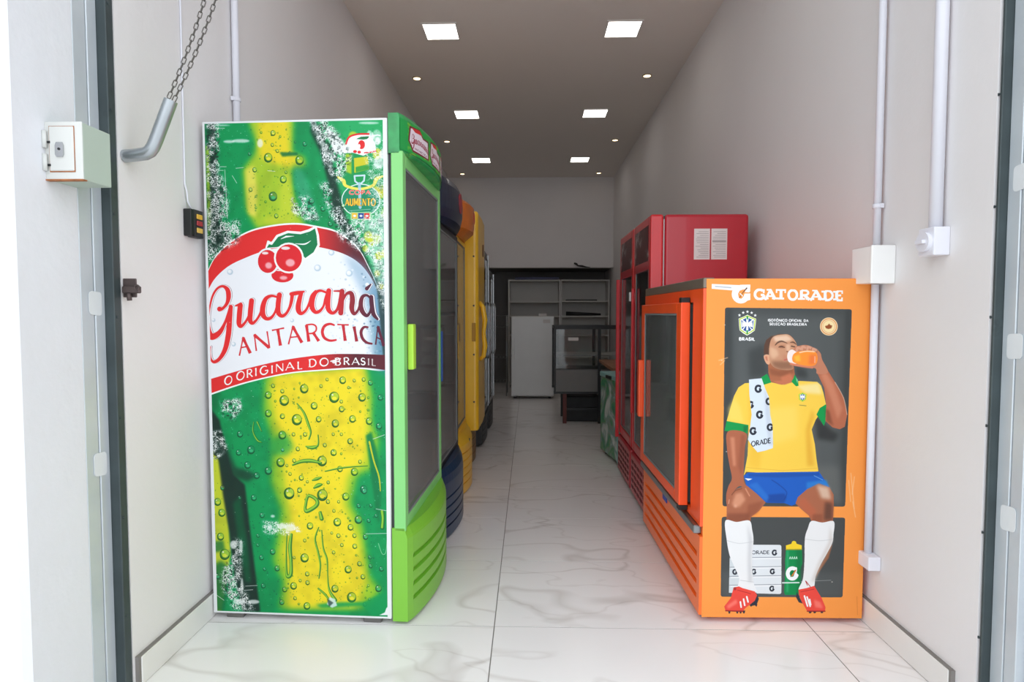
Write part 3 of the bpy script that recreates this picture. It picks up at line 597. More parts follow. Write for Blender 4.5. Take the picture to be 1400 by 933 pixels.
def paint_sports_panel():
    O1 = srgb(255, 158, 72); WH = srgb(250, 250, 250); DK = srgb(70, 74, 74); SK = srgb(172, 102, 72); SL = srgb(226, 168, 132); SD = srgb(128, 70, 48)
    Y = srgb(252, 208, 76); GR = srgb(0, 152, 72); BL = srgb(22, 92, 190); NV = srgb(44, 50, 62); RS = srgb(240, 74, 62)
    cv = Canvas([(955, 382), (1181, 378), (1172, 855), (950, 850)], 226, 473, 5, O1)
    P = cv.poly; L = cv.line
    def rr(a, b, c, d, r):
        out = []
        Q = [np.array(v, float) for v in (a, b, c, d)]
        for i in range(4):
            p, q, n = Q[i-1], Q[i], Q[(i+1) % 4]
            u = q+(p-q)/np.linalg.norm(p-q)*r; v = q+(n-q)/np.linalg.norm(n-q)*r
            for t in np.linspace(0, 1, 5): out.append(tuple((1-t)**2*u+2*t*(1-t)*q+t*t*v))
        return out
    P(rr((980, 421), (1154.5, 421), (1147.5, 697), (978, 696), 3.5), DK)
    P(rr((977, 710.5), (1147.6, 712.5), (1145, 825), (976, 822), 3), DK)
    P([(992, 430), (1140, 430), (1136, 680), (992, 680)], srgb(88, 92, 92), 6, .8)
    P([(980, 421), (990, 421), (990, 696), (978, 696)], srgb(58, 62, 62), 2.5, .8); P([(1146, 421), (1154, 421), (1147, 697), (1141, 697)], srgb(60, 64, 64), 2, .8)
    P([(1098, 680), (1106, 640), (1138, 640), (1144, 694), (1110, 692)], srgb(104, 106, 104), 5, .7)
    P([(1104, 568), (1128, 590), (1138, 596), (1132, 606), (1108, 602)], srgb(46, 48, 48), 3, .9); P([(1012, 480), (1034, 470), (1040, 515), (1014, 518)], srgb(60, 64, 64), 4, .9); P([(1076, 500), (1092, 506), (1094, 518), (1078, 516)], srgb(54, 58, 58), 3, .9)
    P([(978, 823), (1145, 826), (1146, 790), (976, 786)], srgb(92, 96, 96), 4, .5)
    wm = np.zeros((cv.H, cv.W), np.float32)
    for q in ([(980, 421), (1154.5, 421), (1147.5, 697), (978, 696)], [(977, 710.5), (1147.6, 712.5), (1145, 825), (976, 822)]):
        x0, y0, x1, y1, m = cv.pmask(rr(*q, 3.5)); v = wm[y0:y1, x0:x1]; np.maximum(v, m, out=v)
    cv.img = O1*(1-wm[..., None])+cv.img*wm[..., None]
    # brand heading
    P([(962, 389), (1000, 390), (1010, 392), (1006, 398.5), (962, 395.5)], WH); L([(967, 392.3), (988, 393.6)], .8, srgb(190, 194, 198), .3)
    def bigG(cx, cy, r, col, hole, ink=None, wt=.36):
        L([(cx+a*r, cy-b*r) for a, b in arc(0, 0, .68, .68, 45, 345, 22)], r*wt, col); L([(cx+.1*r, cy+.08*r), (cx+.78*r, cy+.08*r), (cx+.78*r, cy+.5*r)], r*wt*.66, col)
        L([(cx+.72*r, cy-.75*r), (cx+.72*r, cy-.42*r)], r*.2, col)
    P(ell(1001.5, 402.6, 12.4, 12.6), WH); P([(1000, 389.5), (1014.5, 389), (1014, 399), (1008, 396)], WH); P([(1006, 401), (1014.5, 401), (1014.5, 410), (1008, 412)], WH)
    P([(997.6, 402), (1000, 397.6), (1004, 396), (1008.5, 395.4), (1007, 399.6), (1014.6, 399.8), (1014.6, 401.2), (1006.6, 401.4), (1005.4, 405.4), (1002, 408.8), (998.8, 407.4)], O1); L([(1009.5, 394), (1004, 400.5), (999.8, 407.5)], [.9, .5, .4], srgb(110, 70, 50)); L([(1000.5, 401.5), (1004, 405)], .6, WH)
    M0 = cv.img.copy()
    xs = [(360, 472), (468, 590), (580, 694), (700, 812), (820, 940), (928, 1058), (1064, 1174), (1182, 1272)]
    for ch, (a, b) in zip('GATORADE', xs):
        x0, x1 = 970+a/7.368, 970+b/7.368; yb, yt = 408.9, 395.8
        gw = GLYPH[ch][0]; m = 1.6; k = (x1-x0-2*m)/gw
        ux, uy = (k, -.01*k), (0, yt-yb)
        glyph(cv, ch, (x0+m, yb), ux, uy, 2.05, WH, serif=.26)
        if ch in 'TE': 
            for s in ((0,), (.74,)) if ch == 'T' else ((.6,),):
                cv.flat([(x0+m+s[0]*k, yt-1.2), (x0+m+s[0]*k, yt+4)], 1.0, WH)
        if ch == 'E': cv.flat([(x0+m+.6*k, yb+1.2), (x0+m+.6*k, yb-4)], 1.0, WH)
        if ch == 'A': L([(x0+m+.15*k, yt), (x0+m+.45*k, yt)], 1.1, WH); L([(x0+m+.02*k, yb), (x0+m+.4*k, yt)], 1.5, WH)
        if ch == 'G': cv.flat([(x0+m+.84*k, yt-.6), (x0+m+.84*k, yt+4.6)], 1.2, WH)
    band = cv.pmask([(1016, 394.2), (1146, 395.2), (1146, 411), (1016, 410)]); x0, y0, x1, y1, m = band; full = np.zeros((cv.H, cv.W), np.float32); full[y0:y1, x0:x1] = m
    cv.img = M0*(1-full[..., None])+cv.img*full[..., None]
    # crest
    def K2(x, y): return (970+x/7.368, 380+y/7.368)
    def star(cx, cy, r):
        P([(cx+(r if i % 2 == 0 else r*.42)*math.sin(i*math.pi/5), cy-(r if i % 2 == 0 else r*.42)*math.cos(i*math.pi/5)) for i in range(10)], WH)
    for x, y in ((220, 378), (257, 352), (300, 342), (342, 352), (378, 378)): star(*K2(x, y), 2.3)
    def crest(f):
        P([f(*a) for a in [(212, 412), (255, 395), (300, 372), (345, 395), (388, 412), (382, 480), (374, 532), (335, 562), (297, 584), (258, 562), (222, 532), (216, 480)]], WH)
        L([f(*a) for a in [(222, 418), (260, 404), (300, 384), (340, 404), (378, 418), (366, 526), (297, 570), (230, 526), (222, 418)]], .75, srgb(190, 214, 50))
        P([f(*a) for a in [(238, 430), (300, 400), (362, 430), (354, 518), (297, 552), (244, 518)]], srgb(30, 80, 150))
        P([f(*a) for a in [(286, 402), (312, 402), (308, 452), (350, 446), (354, 500), (308, 488), (310, 548), (286, 548), (290, 488), (244, 500), (246, 446), (290, 452)]], WH)
        P([f(*a) for a in [(240, 412), (298, 460), (248, 440)]], WH); P([f(*a) for a in [(360, 412), (300, 460), (352, 440)]], WH)
        P([f(*a) for a in [(244, 522), (296, 470), (256, 530)]], WH); P([f(*a) for a in [(352, 522), (300, 470), (342, 530)]], WH)
        P([f(*a) for a in [(290, 388), (308, 388), (306, 420), (292, 420)]], GR); P([f(*a) for a in [(288, 530), (308, 530), (303, 572), (294, 572)]], GR)
    crest(K2)
    text(cv, 'BRASIL', K2(218, 634), (4.3, 0), (0, -4.0), .75, WH, fit=158/7.368)
    text(cv, 'ISOTÔNICO OFICIAL DA', K2(508, 437), (3.6, 0), (0, -3.2), .52, WH, fit=406/7.368, gap=.22)
    text(cv, 'SELEÇÃO BRASILEIRA', K2(524, 475), (3.6, 0), (0, -3.2), .52, WH, fit=374/7.368, gap=.22)
    c = K2(1125, 482); P(ell(*c, 12.4, 12.6), srgb(244, 214, 170)); L(ell(*c, 10.6, 10.8), .5, srgb(224, 140, 60)); L(ell(*c, 8.2, 8.4), .4, srgb(236, 190, 130)); P(ell(*c, 7.6, 7.8), srgb(250, 226, 170))
    P([K2(*a) for a in [(1085, 478), (1112, 470), (1128, 452), (1138, 466), (1160, 472), (1150, 500), (1120, 508), (1096, 500)]], srgb(150, 76, 36), .2)
    # ---- seated player
    M = lambda x, y: (970+x/7.368, 440+y/7.368)
    A = lambda x, y: (880+x/3.731, 370+y/3.731)
    B = lambda x, y: (970+x/5.83, 560+y/5.83)
    D = lambda x, y: (970+x/5.49, 700+y/5.49)
    # shirt
    shirt = [M(460, 620), M(540, 615), M(650, 640), M(760, 612), M(830, 600), M(1010, 608), M(1050, 645), M(1075, 720), M(1105, 850), (1121, 556), (1112, 566), (1105.5, 575.4), (1100, 589), (1104.6, 609.7), (1107, 630), (1109.8, 647.5), (1080, 650), (1040, 650), (1010, 648), (1006.9, 653.5), (1012, 625), (1013, 600), (1013, 584), (983, 578), (988, 560), (993, 543), (999, 531), (1008, 525)]
    P([M(510, 400), M(515, 520), M(540, 610), M(640, 650), M(760, 625), M(785, 560), M(770, 440)], srgb(176, 104, 70))
    P([M(520, 470), M(620, 500), M(760, 470), M(770, 520), M(660, 560), M(540, 540)], srgb(146, 84, 56), 1.5, .8); P([M(640, 560), M(740, 520), M(770, 590), M(660, 640)], srgb(214, 122, 88), 1.5, .7)
    P(shirt, Y)
    P([(1013, 530), (1030, 530), (1034, 600), (1028, 645), (1014, 640), (1014, 590)], srgb(244, 192, 60), 3, .8); P([(1078, 528), (1110, 524), (1114, 540), (1090, 538)], srgb(250, 240, 200), 2, .6)
    P([(1100, 560), (1104, 570), (1098, 590), (1104, 640), (1094, 640), (1092, 590)], srgb(232, 172, 50), 2.5, .8); P([(1040, 560), (1080, 556), (1080, 600), (1044, 610)], srgb(255, 220, 104), 5, .7)
    P([(985, 560), (994, 545), (1002, 560), (1006, 580), (986, 576)], srgb(255, 222, 110), 2.5, .6)
    L([(1010, 642), (1060, 646.5), (1108, 643)], .25, srgb(216, 160, 50), .2, .8)
    P([M(650, 600), M(560, 600), M(610, 632), M(680, 640), M(760, 612), M(730, 590)], srgb(200, 116, 82), .6)
    P([M(500, 530), M(545, 618), M(468, 642), M(440, 568)], GR); P([M(780, 535), M(815, 590), M(822, 650), M(795, 655), M(748, 608), M(770, 570)], GR); P([M(790, 560), M(812, 590), M(812, 630), M(800, 600)], srgb(170, 220, 180), .3, .8)
    P([(983, 577.5), (1013, 583), (1011.5, 594.5), (980.3, 591.2)], GR); P([(1120.5, 553), (1111, 559), (1106.5, 568), (1112, 576), (1117, 584), (1120, 574), (1119.5, 564)], GR); P([(1006, 584), (1012, 584), (1010, 594), (1006, 593)], srgb(0, 110, 56), .8, .7)
    # arms
    P([(985, 592), (1009.5, 594.5), (1008, 615), (1006.9, 640), (1007, 660), (1012, 670), (1017, 681), (1013.5, 682.5), (1008, 672), (1001, 668), (993, 676), (990, 688), (984, 694), (983, 680), (986, 668), (990.6, 657), (987.5, 640), (983.7, 616)], srgb(176, 100, 70), 0, 1, True)
    P([(1003, 596), (1009, 597), (1006, 640), (1003, 652), (999, 640)], srgb(150, 84, 58), 1.4, .7); P([(988, 600), (994, 600), (996, 640), (992, 640)], srgb(220, 146, 112), 1.5, .7)
    P([(1106.5, 509), (1122, 507), (1132, 523), (1144, 544), (1149.2, 568), (1146, 585), (1139, 588.5), (1129, 586), (1119, 577), (1120, 556), (1117, 531)], srgb(184, 106, 76), 0, 1)
    P([(1112, 512), (1120, 510), (1130, 526), (1142, 560), (1136, 575), (1126, 545)], srgb(214, 140, 108), 2, .7); P([(1119, 560), (1124, 562), (1130, 584), (1120, 577)], srgb(128, 70, 48), 1.6, .8); L([(1132, 523), (1144, 545), (1149, 568)], .5, srgb(236, 200, 180), .2, .7, True)
    # shorts and legs
    P([B(215, 545), B(250, 520), B(820, 512), B(905, 640), B(820, 660), B(640, 775), B(600, 790), B(540, 768), B(400, 765), B(330, 720), B(240, 640)], BL)
    P([B(160, 650), B(240, 625), B(330, 700), B(392, 762), B(340, 830), B(275, 880), B(268, 925), B(80, 920), B(80, 790), B(100, 700)], SK, 0, 1)
    P([B(820, 606), B(905, 640), B(940, 700), B(942, 800), B(935, 930), B(765, 925), B(740, 870), B(680, 820), B(632, 770), B(650, 720), B(730, 650)], SK)
    P([B(410, 700), B(540, 690), B(560, 720), B(540, 768), B(400, 765)], srgb(16, 66, 150), 1.2, .8); P([B(250, 530), B(820, 520), B(820, 545), B(500, 560), B(255, 550)], srgb(18, 74, 160), .8, .7); P([B(720, 600), B(880, 580), B(905, 640), B(820, 610), B(720, 655)], srgb(40, 130, 210), 1.5, .8)
    L([B(440, 580), B(500, 620), B(560, 680), B(540, 740)], .6, srgb(14, 60, 140), .4, .8, True); P([B(222, 565), B(285, 570), B(250, 585)], WH, .2); L([B(780, 545), B(850, 580)], .4, srgb(140, 190, 230), .2, .8); P([B(255, 620), B(320, 600), B(420, 720), B(400, 755)], srgb(40, 116, 206), 1.5, .7)
    P([B(150, 690), B(200, 680), B(230, 740), B(180, 800), B(120, 780)], srgb(226, 158, 124), 2, .8); P([B(250, 780), B(380, 750), B(320, 850), B(240, 890)], srgb(150, 82, 56), 2, .8); P([B(85, 850), B(265, 850), B(268, 920), B(80, 920)], srgb(134, 72, 50), 2, .75)
    P([B(800, 620), B(900, 640), B(920, 740), B(840, 730)], srgb(222, 190, 166), 2.4, .9); P([B(870, 760), B(930, 770), B(930, 910), B(860, 910)], srgb(92, 58, 46), 2.2, .8); P([B(640, 765), B(700, 720), B(800, 830), B(780, 900), B(700, 830)], srgb(196, 98, 66), 2, .6); P([B(770, 860), B(850, 860), B(850, 920), B(768, 920)], srgb(142, 78, 54), 1.5, .7)
    L([B(120, 700), B(150, 665), B(200, 650)], .6, srgb(120, 66, 46), .3, .8, True); L([B(95, 770), B(100, 740)], .7, srgb(226, 160, 130), .2, .8); L([B(262, 708), B(230, 650)], .9, srgb(216, 146, 112), .3, .8)
    P(ell(*B(150, 790), 2.5, 2.5), srgb(232, 170, 140), 1.2, .8)
    # towels and bottle under the bench
    P(rr(D(225, 272), D(490, 276), D(492, 655), D(95, 640), 3), srgb(228, 232, 236)); P([D(100, 375), D(240, 375), D(240, 650), D(95, 640)], srgb(214, 220, 224))
    for y in (370, 442, 512, 580): L([D(100, y+2), D(492, y)], .45, srgb(150, 156, 162), .15); L([D(110, y+12), D(488, y+10)], .5, WH, .3)
    text(cv, 'ORADE', D(268, 345), (4.6, 0), (0, -4.6), .5, NV, fit=24, serif=.12)
    def sg(cx, cy, r, col=NV): 
        glyph(cv, 'G', (cx-r*.8, cy+r*.9), (1.75*r, 0), (0, -1.8*r), r*.36, col); L([(cx+.62*r, cy-.9*r), (cx+.62*r, cy-.4*r)], r*.18, col); L([(cx+.5*r, cy+.1*r), (cx+.5*r, cy+.6*r)], r*.3, col)
    sg(*D(438, 335), 3.5); sg(*D(423, 480), 3.4); sg(*D(420, 612), 3.4); sg(*D(282, 480), 3.4); sg(*D(140, 480), 3.4)
    P([D(525, 305), D(645, 305), D(650, 420), D(632, 470), D(640, 650), D(630, 662), D(520, 662), D(512, 640), D(520, 470), D(518, 400)], srgb(0, 140, 74)); P([D(600, 310), D(645, 310), D(640, 650), D(610, 655)], srgb(0, 112, 58), 2, .7); P([D(530, 320), D(545, 320), D(545, 640), D(530, 640)], srgb(60, 180, 116), 1, .7)
    P([D(525, 308), D(525, 280), D(565, 268), D(572, 250), D(585, 245), D(600, 252), D(605, 268), D(645, 280), D(645, 308)], srgb(248, 212, 40)); L([D(525, 312), D(645, 312)], .5, srgb(210, 170, 30))
    sg(*D(574, 497), 8.2, WH); P([D(565, 480), D(600, 470), D(585, 515), D(560, 525)], srgb(0, 120, 62)); L([D(600, 472), D(572, 515)], .8, srgb(220, 120, 50)); text(cv, 'GOOD'.replace('GOOD', 'GOO'), D(548, 385), (2.9, 0), (0, -3.2), .35, srgb(190, 230, 205), fit=12, alpha=0)
    for x in (552, 568, 584, 600): L([D(x, 384), D(x+6, 368), D(x+10, 384)], .45, srgb(196, 234, 212))
    L([D(500, 568), D(625, 568)], .9, srgb(226, 240, 232), .2); L([D(640, 560), D(870, 552)], .3, srgb(150, 154, 154), .15)
    # socks
    ls = [D(66, 88), D(150, 98), D(246, 88), D(268, 160), D(278, 240), D(268, 400), D(280, 560), D(302, 640), D(170, 610), D(172, 530), D(130, 430), D(98, 350), D(76, 230)]
    rs = [D(718, 93), D(800, 106), D(888, 98), D(886, 200), D(878, 262), D(840, 340), D(790, 430), D(752, 520), D(738, 610), D(680, 640), D(622, 625), D(655, 540), D(666, 400), D(668, 230), D(690, 150)]
    P([D(862, 290), D(880, 270), D(850, 380), D(770, 500), D(752, 540), D(760, 480), D(820, 380)], srgb(150, 98, 70), .6)
    for q in (ls, rs): P(q, srgb(240, 240, 240), 0, 1, True)
    P([D(230, 110), D(270, 240), D(262, 400), D(272, 560), D(240, 560), D(235, 380), D(240, 240)], srgb(206, 206, 208), 2, .8); P([D(860, 130), D(880, 250), D(790, 430), D(745, 560), D(720, 560), D(770, 420), D(850, 260)], srgb(212, 204, 198), 2, .8)
    L([D(80, 240), D(170, 262), D(275, 250)], .3, srgb(190, 192, 194), .2, .8, True); L([D(670, 232), D(780, 246), D(880, 235)], .3, srgb(190, 192, 194), .2, .8, True); L([D(180, 545), D(280, 560)], .3, srgb(190, 192, 194), .2)
    # boots
    P([D(300, 640), D(322, 690), D(305, 735), D(262, 745), D(240, 690)], NV, .3); P([D(610, 640), D(640, 700), D(655, 730), D(625, 720), D(604, 680)], NV, .3)
    b1 = [D(130, 600), D(170, 592), D(200, 606), D(290, 632), D(308, 662), D(290, 705), D(220, 760), D(200, 785), D(70, 778), D(60, 745), D(110, 680)]
    b2 = [D(622, 622), D(680, 612), D(742, 594), D(770, 640), D(800, 690), D(830, 762), D(826, 790), D(760, 795), D(690, 790), D(650, 720), D(625, 660)]
    for q, st in ((b1, [((182, 712), (188, 752)), ((206, 690), (215, 738)), ((230, 672), (240, 712))]), (b2, [((668, 672), (692, 750)), ((688, 680), (712, 752)), ((708, 700), (716, 740))])):
        P(q, RS, 0, 1)
        for a, b in st: L([D(*a), D(*b)], 1.1, WH)
    for x in (90, 150, 175, 200): P([D(x, 778), D(x+20, 778), D(x+14, 800), D(x+4, 800)], NV, .1)
    for x in (250, 290): P([D(x, 735), D(x+22, 730), D(x+14, 752)], NV, .1)
    for x in (700, 735, 790): P([D(x, 790), D(x+28, 790), D(x+18, 806), D(x+5, 806)], NV, .1)
    L([D(72, 778), D(200, 785)], .8, srgb(150, 40, 40)); L([D(690, 790), D(826, 792)], .8, srgb(150, 40, 40)); P([D(80, 740), D(150, 690), D(160, 720), D(90, 765)], srgb(255, 130, 116), 1.4, .8); P([D(740, 700), D(790, 720), D(810, 770), D(750, 760)], srgb(255, 130, 116), 1.4, .8)
    L([D(690, 590), D(676, 556), D(692, 575), D(712, 600)], .5, srgb(180, 40, 40), 0, 1, True); L([D(160, 620), D(260, 650)], .5, srgb(190, 50, 46)); L([D(640, 640), D(740, 620)], .5, srgb(190, 50, 46)); P(ell(*D(140, 610), 2, 2.2), srgb(170, 50, 46), .3)
    # towel over the shoulder
    tw = [A(497, 560), A(528, 556), A(562, 553), A(582, 610), A(600, 650), A(606, 740), A(620, 800), A(622, 914), A(580, 928), A(543, 936), A(512, 900), A(494, 870), A(505, 800), A(512, 740), A(500, 640)]
    P(tw, srgb(222, 232, 244), 0, 1); P([A(575, 600), A(600, 660), A(622, 900), A(600, 900), A(585, 760)], srgb(196, 206, 220), 1.2, .7)
    M0 = cv.img.copy()
    sg(*A(545, 607), 4.7); sg(*A(553, 741), 4.7); sg(*A(520, 826), 4.6); sg(*A(506, 690), 4.4); sg(*A(600, 672), 4.4); sg(*A(607, 806), 4.4)
    text(cv, 'ORADE', A(512, 906), (7, -1.4), (-.3, -6.6), .75, NV, fit=27, serif=.12)
    keep = cv.pmask(tw); x0, y0, x1, y1, m = keep; full = np.zeros((cv.H, cv.W), np.float32); full[y0:y1, x0:x1] = m
    cv.img = M0*(1-full[..., None])+cv.img*full[..., None]
    # chest badge
    cr = lambda x, y: (1087+(x-298)/16.5, 544+(y-478)/16.5)
    crest(cr); L([(1083, 555), (1092, 556)], .5, srgb(120, 120, 70), .2, .8)
    # head
    P([M(468, 345), M(500, 332), M(525, 350), M(528, 425), M(500, 430), M(475, 390)], SL, 0, 1, True); P([M(480, 355), M(500, 350), M(508, 400), M(490, 390)], srgb(196, 110, 84), .4, .8)
    P([M(466, 330), M(470, 240), M(490, 185), M(540, 145), M(620, 122), M(720, 124), M(770, 165), M(700, 150), M(560, 200), M(530, 330)], srgb(92, 62, 48), .3)
    face = [M(520, 340), M(524, 240), M(545, 170), M(590, 138), M(650, 127), M(715, 128), M(762, 165), M(795, 215), M(805, 262), M(800, 300), M(760, 330), M(740, 400), M(760, 430), M(768, 470), M(730, 490), M(640, 486), M(570, 462), M(530, 410)]
    P(face, srgb(204, 148, 114), 0, 1, True)
    P([M(560, 150), M(700, 132), M(760, 180), M(690, 200), M(580, 200)], srgb(240, 206, 178), 1.6, .85); P([M(530, 250), M(600, 280), M(620, 340), M(560, 380), M(528, 340)], srgb(230, 184, 150), 1.8, .8)
    P([M(540, 400), M(640, 400), M(720, 400), M(765, 440), M(765, 480), M(640, 486), M(570, 460)], srgb(140, 96, 72), 2, .85); P([M(660, 330), M(700, 340), M(700, 400), M(660, 400)], srgb(200, 134, 104), 1.5, .8)
    L([M(582, 236), M(610, 208), M(650, 197), M(702, 215)], [.6, 1.1, 1.1, .4], srgb(84, 54, 40), .35, .8, True); L([M(736, 208), M(765, 205), M(796, 228)], [.5, 1.0, .4], srgb(84, 54, 40), .35, .8, True)
    P(ell(*M(648, 252), 4.6, 2.2), srgb(170, 112, 84), .5, .9); L([M(615, 258), M(645, 250), M(680, 262)], [.3, .7, .3], srgb(60, 38, 30), .1, .9, True); L([M(745, 245), M(780, 252)], .7, srgb(70, 44, 34), .2, .9)
    P([M(690, 230), M(730, 225), M(735, 290), M(715, 305), M(695, 290)], srgb(236, 190, 158), 1, .7); L([M(700, 300), M(722, 306)], .8, srgb(130, 78, 58), .3, .8); L([M(676, 388), M(715, 375)], .9, srgb(196, 96, 86), .3, .9)
    # hand and drinking bottle
    P([M(770, 270), M(830, 240), M(900, 232), M(980, 262), M(1040, 310), M(1060, 380), M(1120, 510), M(1010, 525), M(990, 470), M(860, 452), M(760, 430)], srgb(196, 128, 98), 0, 1, True)
    for x, y in ((800, 262), (850, 250), (905, 252), (960, 272)): L([M(x, y+30), M(x+10, y), M(x+45, y+12)], [1.6, 1.8, 1.4], srgb(222, 164, 136), .4, .8, True); L([M(x+48, y+8), M(x+44, y+40)], .35, srgb(120, 70, 52), .15, .8)
    P([M(704, 350), M(716, 302), M(752, 280), M(790, 300), M(820, 330), M(800, 420), M(750, 420), M(716, 400)], srgb(250, 232, 226), 0, 1, True)
    P([M(760, 340), M(800, 305), M(880, 290), M(960, 290), M(1005, 320), M(1012, 390), M(980, 440), M(900, 446), M(820, 430), M(760, 400)], srgb(255, 150, 50), 0, 1, True)
    P([M(770, 350), M(830, 330), M(840, 400), M(790, 400)], srgb(255, 190, 60), 1.2, .9); P([M(930, 330), M(1000, 330), M(990, 430), M(920, 430)], srgb(240, 110, 60), 2, .7); L([M(830, 310), M(900, 296), M(980, 300)], .7, srgb(255, 226, 200), .2, .9, True); L([M(985, 350), M(985, 410)], .8, srgb(255, 190, 160), .4, .8)
    L([M(740, 425), M(860, 450), M(960, 462)], 1.4, srgb(226, 130, 96), .5, .9, True)
    # scuffs of the vinyl
    for a, b in (((1155, 650), (1160, 700)), ((1158, 690), (1162, 712)), ((1152, 660), (1155, 690)), ((1160, 655), (1157, 680)), ((974, 500), (980, 494)), ((972, 494), (984, 490))): L([a, b], .5, srgb(255, 206, 160), .5, .8)
    for a in ((980, 445), (976, 494), (1130, 803), (983, 620)): P(ell(a[0], a[1], 1, .8, n=8), srgb(230, 220, 210), .3, .7)
    L([(951.5, 380), (947.5, 853)], 3.0, srgb(252, 172, 92), .3, .7)
    L([(1165, 824), (1166, 850)], .4, srgb(214, 120, 50), .2, .7)
    return cv
def paint_header_panel():
    """curved light box front: six illegible little packs lettered in white on green."""
    rng = np.random.default_rng(9)
    cv = Canvas([(0, 3), (300, 3), (300, 90), (0, 90)], 300, 100, 3, srgb(40, 160, 66))
    for _ in range(90):
        x, y = rng.uniform(0, 300), rng.uniform(0, 100); r = rng.uniform(3, 12)
        cv.poly(ell(x, y, r, r*.6, n=10), [srgb(170, 200, 50), srgb(30, 140, 60), srgb(120, 190, 60)][rng.integers(0, 3)], 1.5, .6)
    for i in range(3):
        x = 32+i*86
        cv.poly([(x-8, 12), (x+28, 6), (x+42, 22), (x+66, 20), (x+68, 78), (x+2, 82), (x-12, 56)], srgb(120, 34, 44)); cv.poly([(x-4, 17), (x+26, 11), (x+40, 27), (x+62, 26), (x+63, 74), (x+4, 76), (x-8, 54)], srgb(232, 220, 228))
        cv.poly([(x-2, 14), (x+28, 8), (x+38, 18), (x+10, 22)], srgb(206, 44, 44))
        script_word(cv, lambda u, v: (x-2+(u-284)*.275, 62+(v-470)*.42+(u-284)*.06), .42, srgb(150, 36, 60))
        text(cv, 'ANTARCTICA', (x+8, 72), (7, 0), (0, -6), .7, srgb(130, 60, 90), fit=50)
    cv.poly([(0, 0), (18, 0), (18, 100), (0, 100)], srgb(36, 158, 74)); 
    return cv
# ---------------------------------------------------------------- the setting
XL, XR, ZC, YB = -1.25, 1.305, 3.29, 9.25
Mwall = mat('white_wall_paint', (222, 219, 219), .7, var=.015, scale=2, bump=.08, bscale=40, stain=((196, 190, 184), 1.6, .66, .25))
Mfac = mat('white_plaster', (220, 221, 225), .8, var=.02, scale=3, bump=.25, bscale=18, stain=((190, 186, 180), 2.2, .68, .3))
Mceil = mat('ceiling_paint', (226, 219, 212), .8, var=.01, scale=1)
Mgrout = mat('grey_grout', (128, 124, 120), .9)
Mtile = marble('marble_tile', (238, 236, 235), (166, 156, 148), .2); Mbase = mat('marble_skirting', (226, 224, 221), .3, var=.03, scale=3)
Mconc = mat('outdoor_concrete', (222, 221, 220), .9, var=.06, scale=3, bump=.3)  # pale tone stands in for sunlit ground, bouncing light up to the ceiling
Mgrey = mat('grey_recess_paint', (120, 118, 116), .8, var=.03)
def sheet(name, x0, x1, y0, y1, z0, z1, m, parent=None, label=None): return struct(name, box(BM(), x0, x1, y0, y1, z0, z1), m, parent, label)
fl = sheet('floor', XL-.1, XR+.1, 1.55, 10.4, -.12, -.0012, Mgrout, label='floor of large glossy white marble tiles with thin grey joints')
sheet('pavement', -12, 12, -22, 1.55, -.12, -.02, Mconc)
tile_me = {}
xs = [XL, -.13, 1.07, XR]; y = 1.6; g = .002
k = 0
while y < 10.2:
    for i in range(3):
        a, b = xs[i]+(g if i else 0), xs[i+1]-(g if i < 2 else 0)
        key = (i,)
        if key not in tile_me:
            t = obj('tile', box(BM(), 0, b-a, g, .6-g, -.006, 0), Mtile, fl, loc=(a, y, 0)); tile_me[key] = t
        else:
            t = tile_me[key].copy(); COL.objects.link(t); t.location = (a, y, 0); t.parent = fl
    y += .6
wl = sheet('wall_left', XL-.15, XL, 1.79, 10.4, -.1, ZC+.1, Mwall, label='smooth white painted left wall of the narrow room')
wr = sheet('wall_right', XR, XR+.15, 1.72, 10.4, -.1, ZC+.1, Mwall, label='smooth white painted right wall of the narrow room')
cl = sheet('ceiling', XL-.15, XR+.15, 1.5, YB+.1, ZC, ZC+.12, Mceil, label='flat plaster ceiling with recessed lights')
sheet('wall_back', XL, XR, YB, YB+.15, 1.905, ZC, Mwall, label='white wall over the dark opening at the far end')
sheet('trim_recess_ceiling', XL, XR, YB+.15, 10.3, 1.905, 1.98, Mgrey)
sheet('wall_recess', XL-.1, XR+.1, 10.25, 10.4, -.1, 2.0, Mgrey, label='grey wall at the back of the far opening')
# baseboards: marble strips as laid
for nm, x0, x1, s in (('baseboard_left', XL, XL+.015, 1), ('baseboard_right', XR-.015, XR, -1)):
    bb = struct(nm, box(BM(), x0+.002*(s < 0), x1-.002*(s > 0), 1.8, 9.2, 0, .0985), Mgrout, label='low white marble baseboard with a dusty top edge')
    first = None
    for j in range(12):
        if first is None: first = obj('strip', box(BM(), 0, .016, 0, .5985, .001, .094, .002, 1), Mbase, bb, loc=(x0, 1.81, 0)); t = first
        else: t = first.copy(); COL.objects.link(t); t.location = (x0, 1.81+.6*j, 0); t.parent = bb
# front of the shop: plaster on both sides and over the doorway
wf = struct('wall_front_left', prism(BM(), [(-4.5, 1.44), (-1.295, 1.44), (-1.28, 1.455), (-1.28, 1.66), (-1.42, 1.66), (-1.42, 1.72), (-4.5, 1.72)], -.05, 4.2), Mfac, label='white plastered pier left of the doorway')
wf = struct('wall_front_right', prism(BM(), [(1.36, 1.455), (1.375, 1.44), (4.5, 1.44), (4.5, 1.72), (1.5, 1.72), (1.5, 1.615), (1.36, 1.615)], -.05, 4.2), Mfac, label='white plastered pier right of the doorway')
struct('wall_front_top', box(BM(), -1.5, 1.6, 1.44, 1.72, 3.16, 4.2), Mfac)
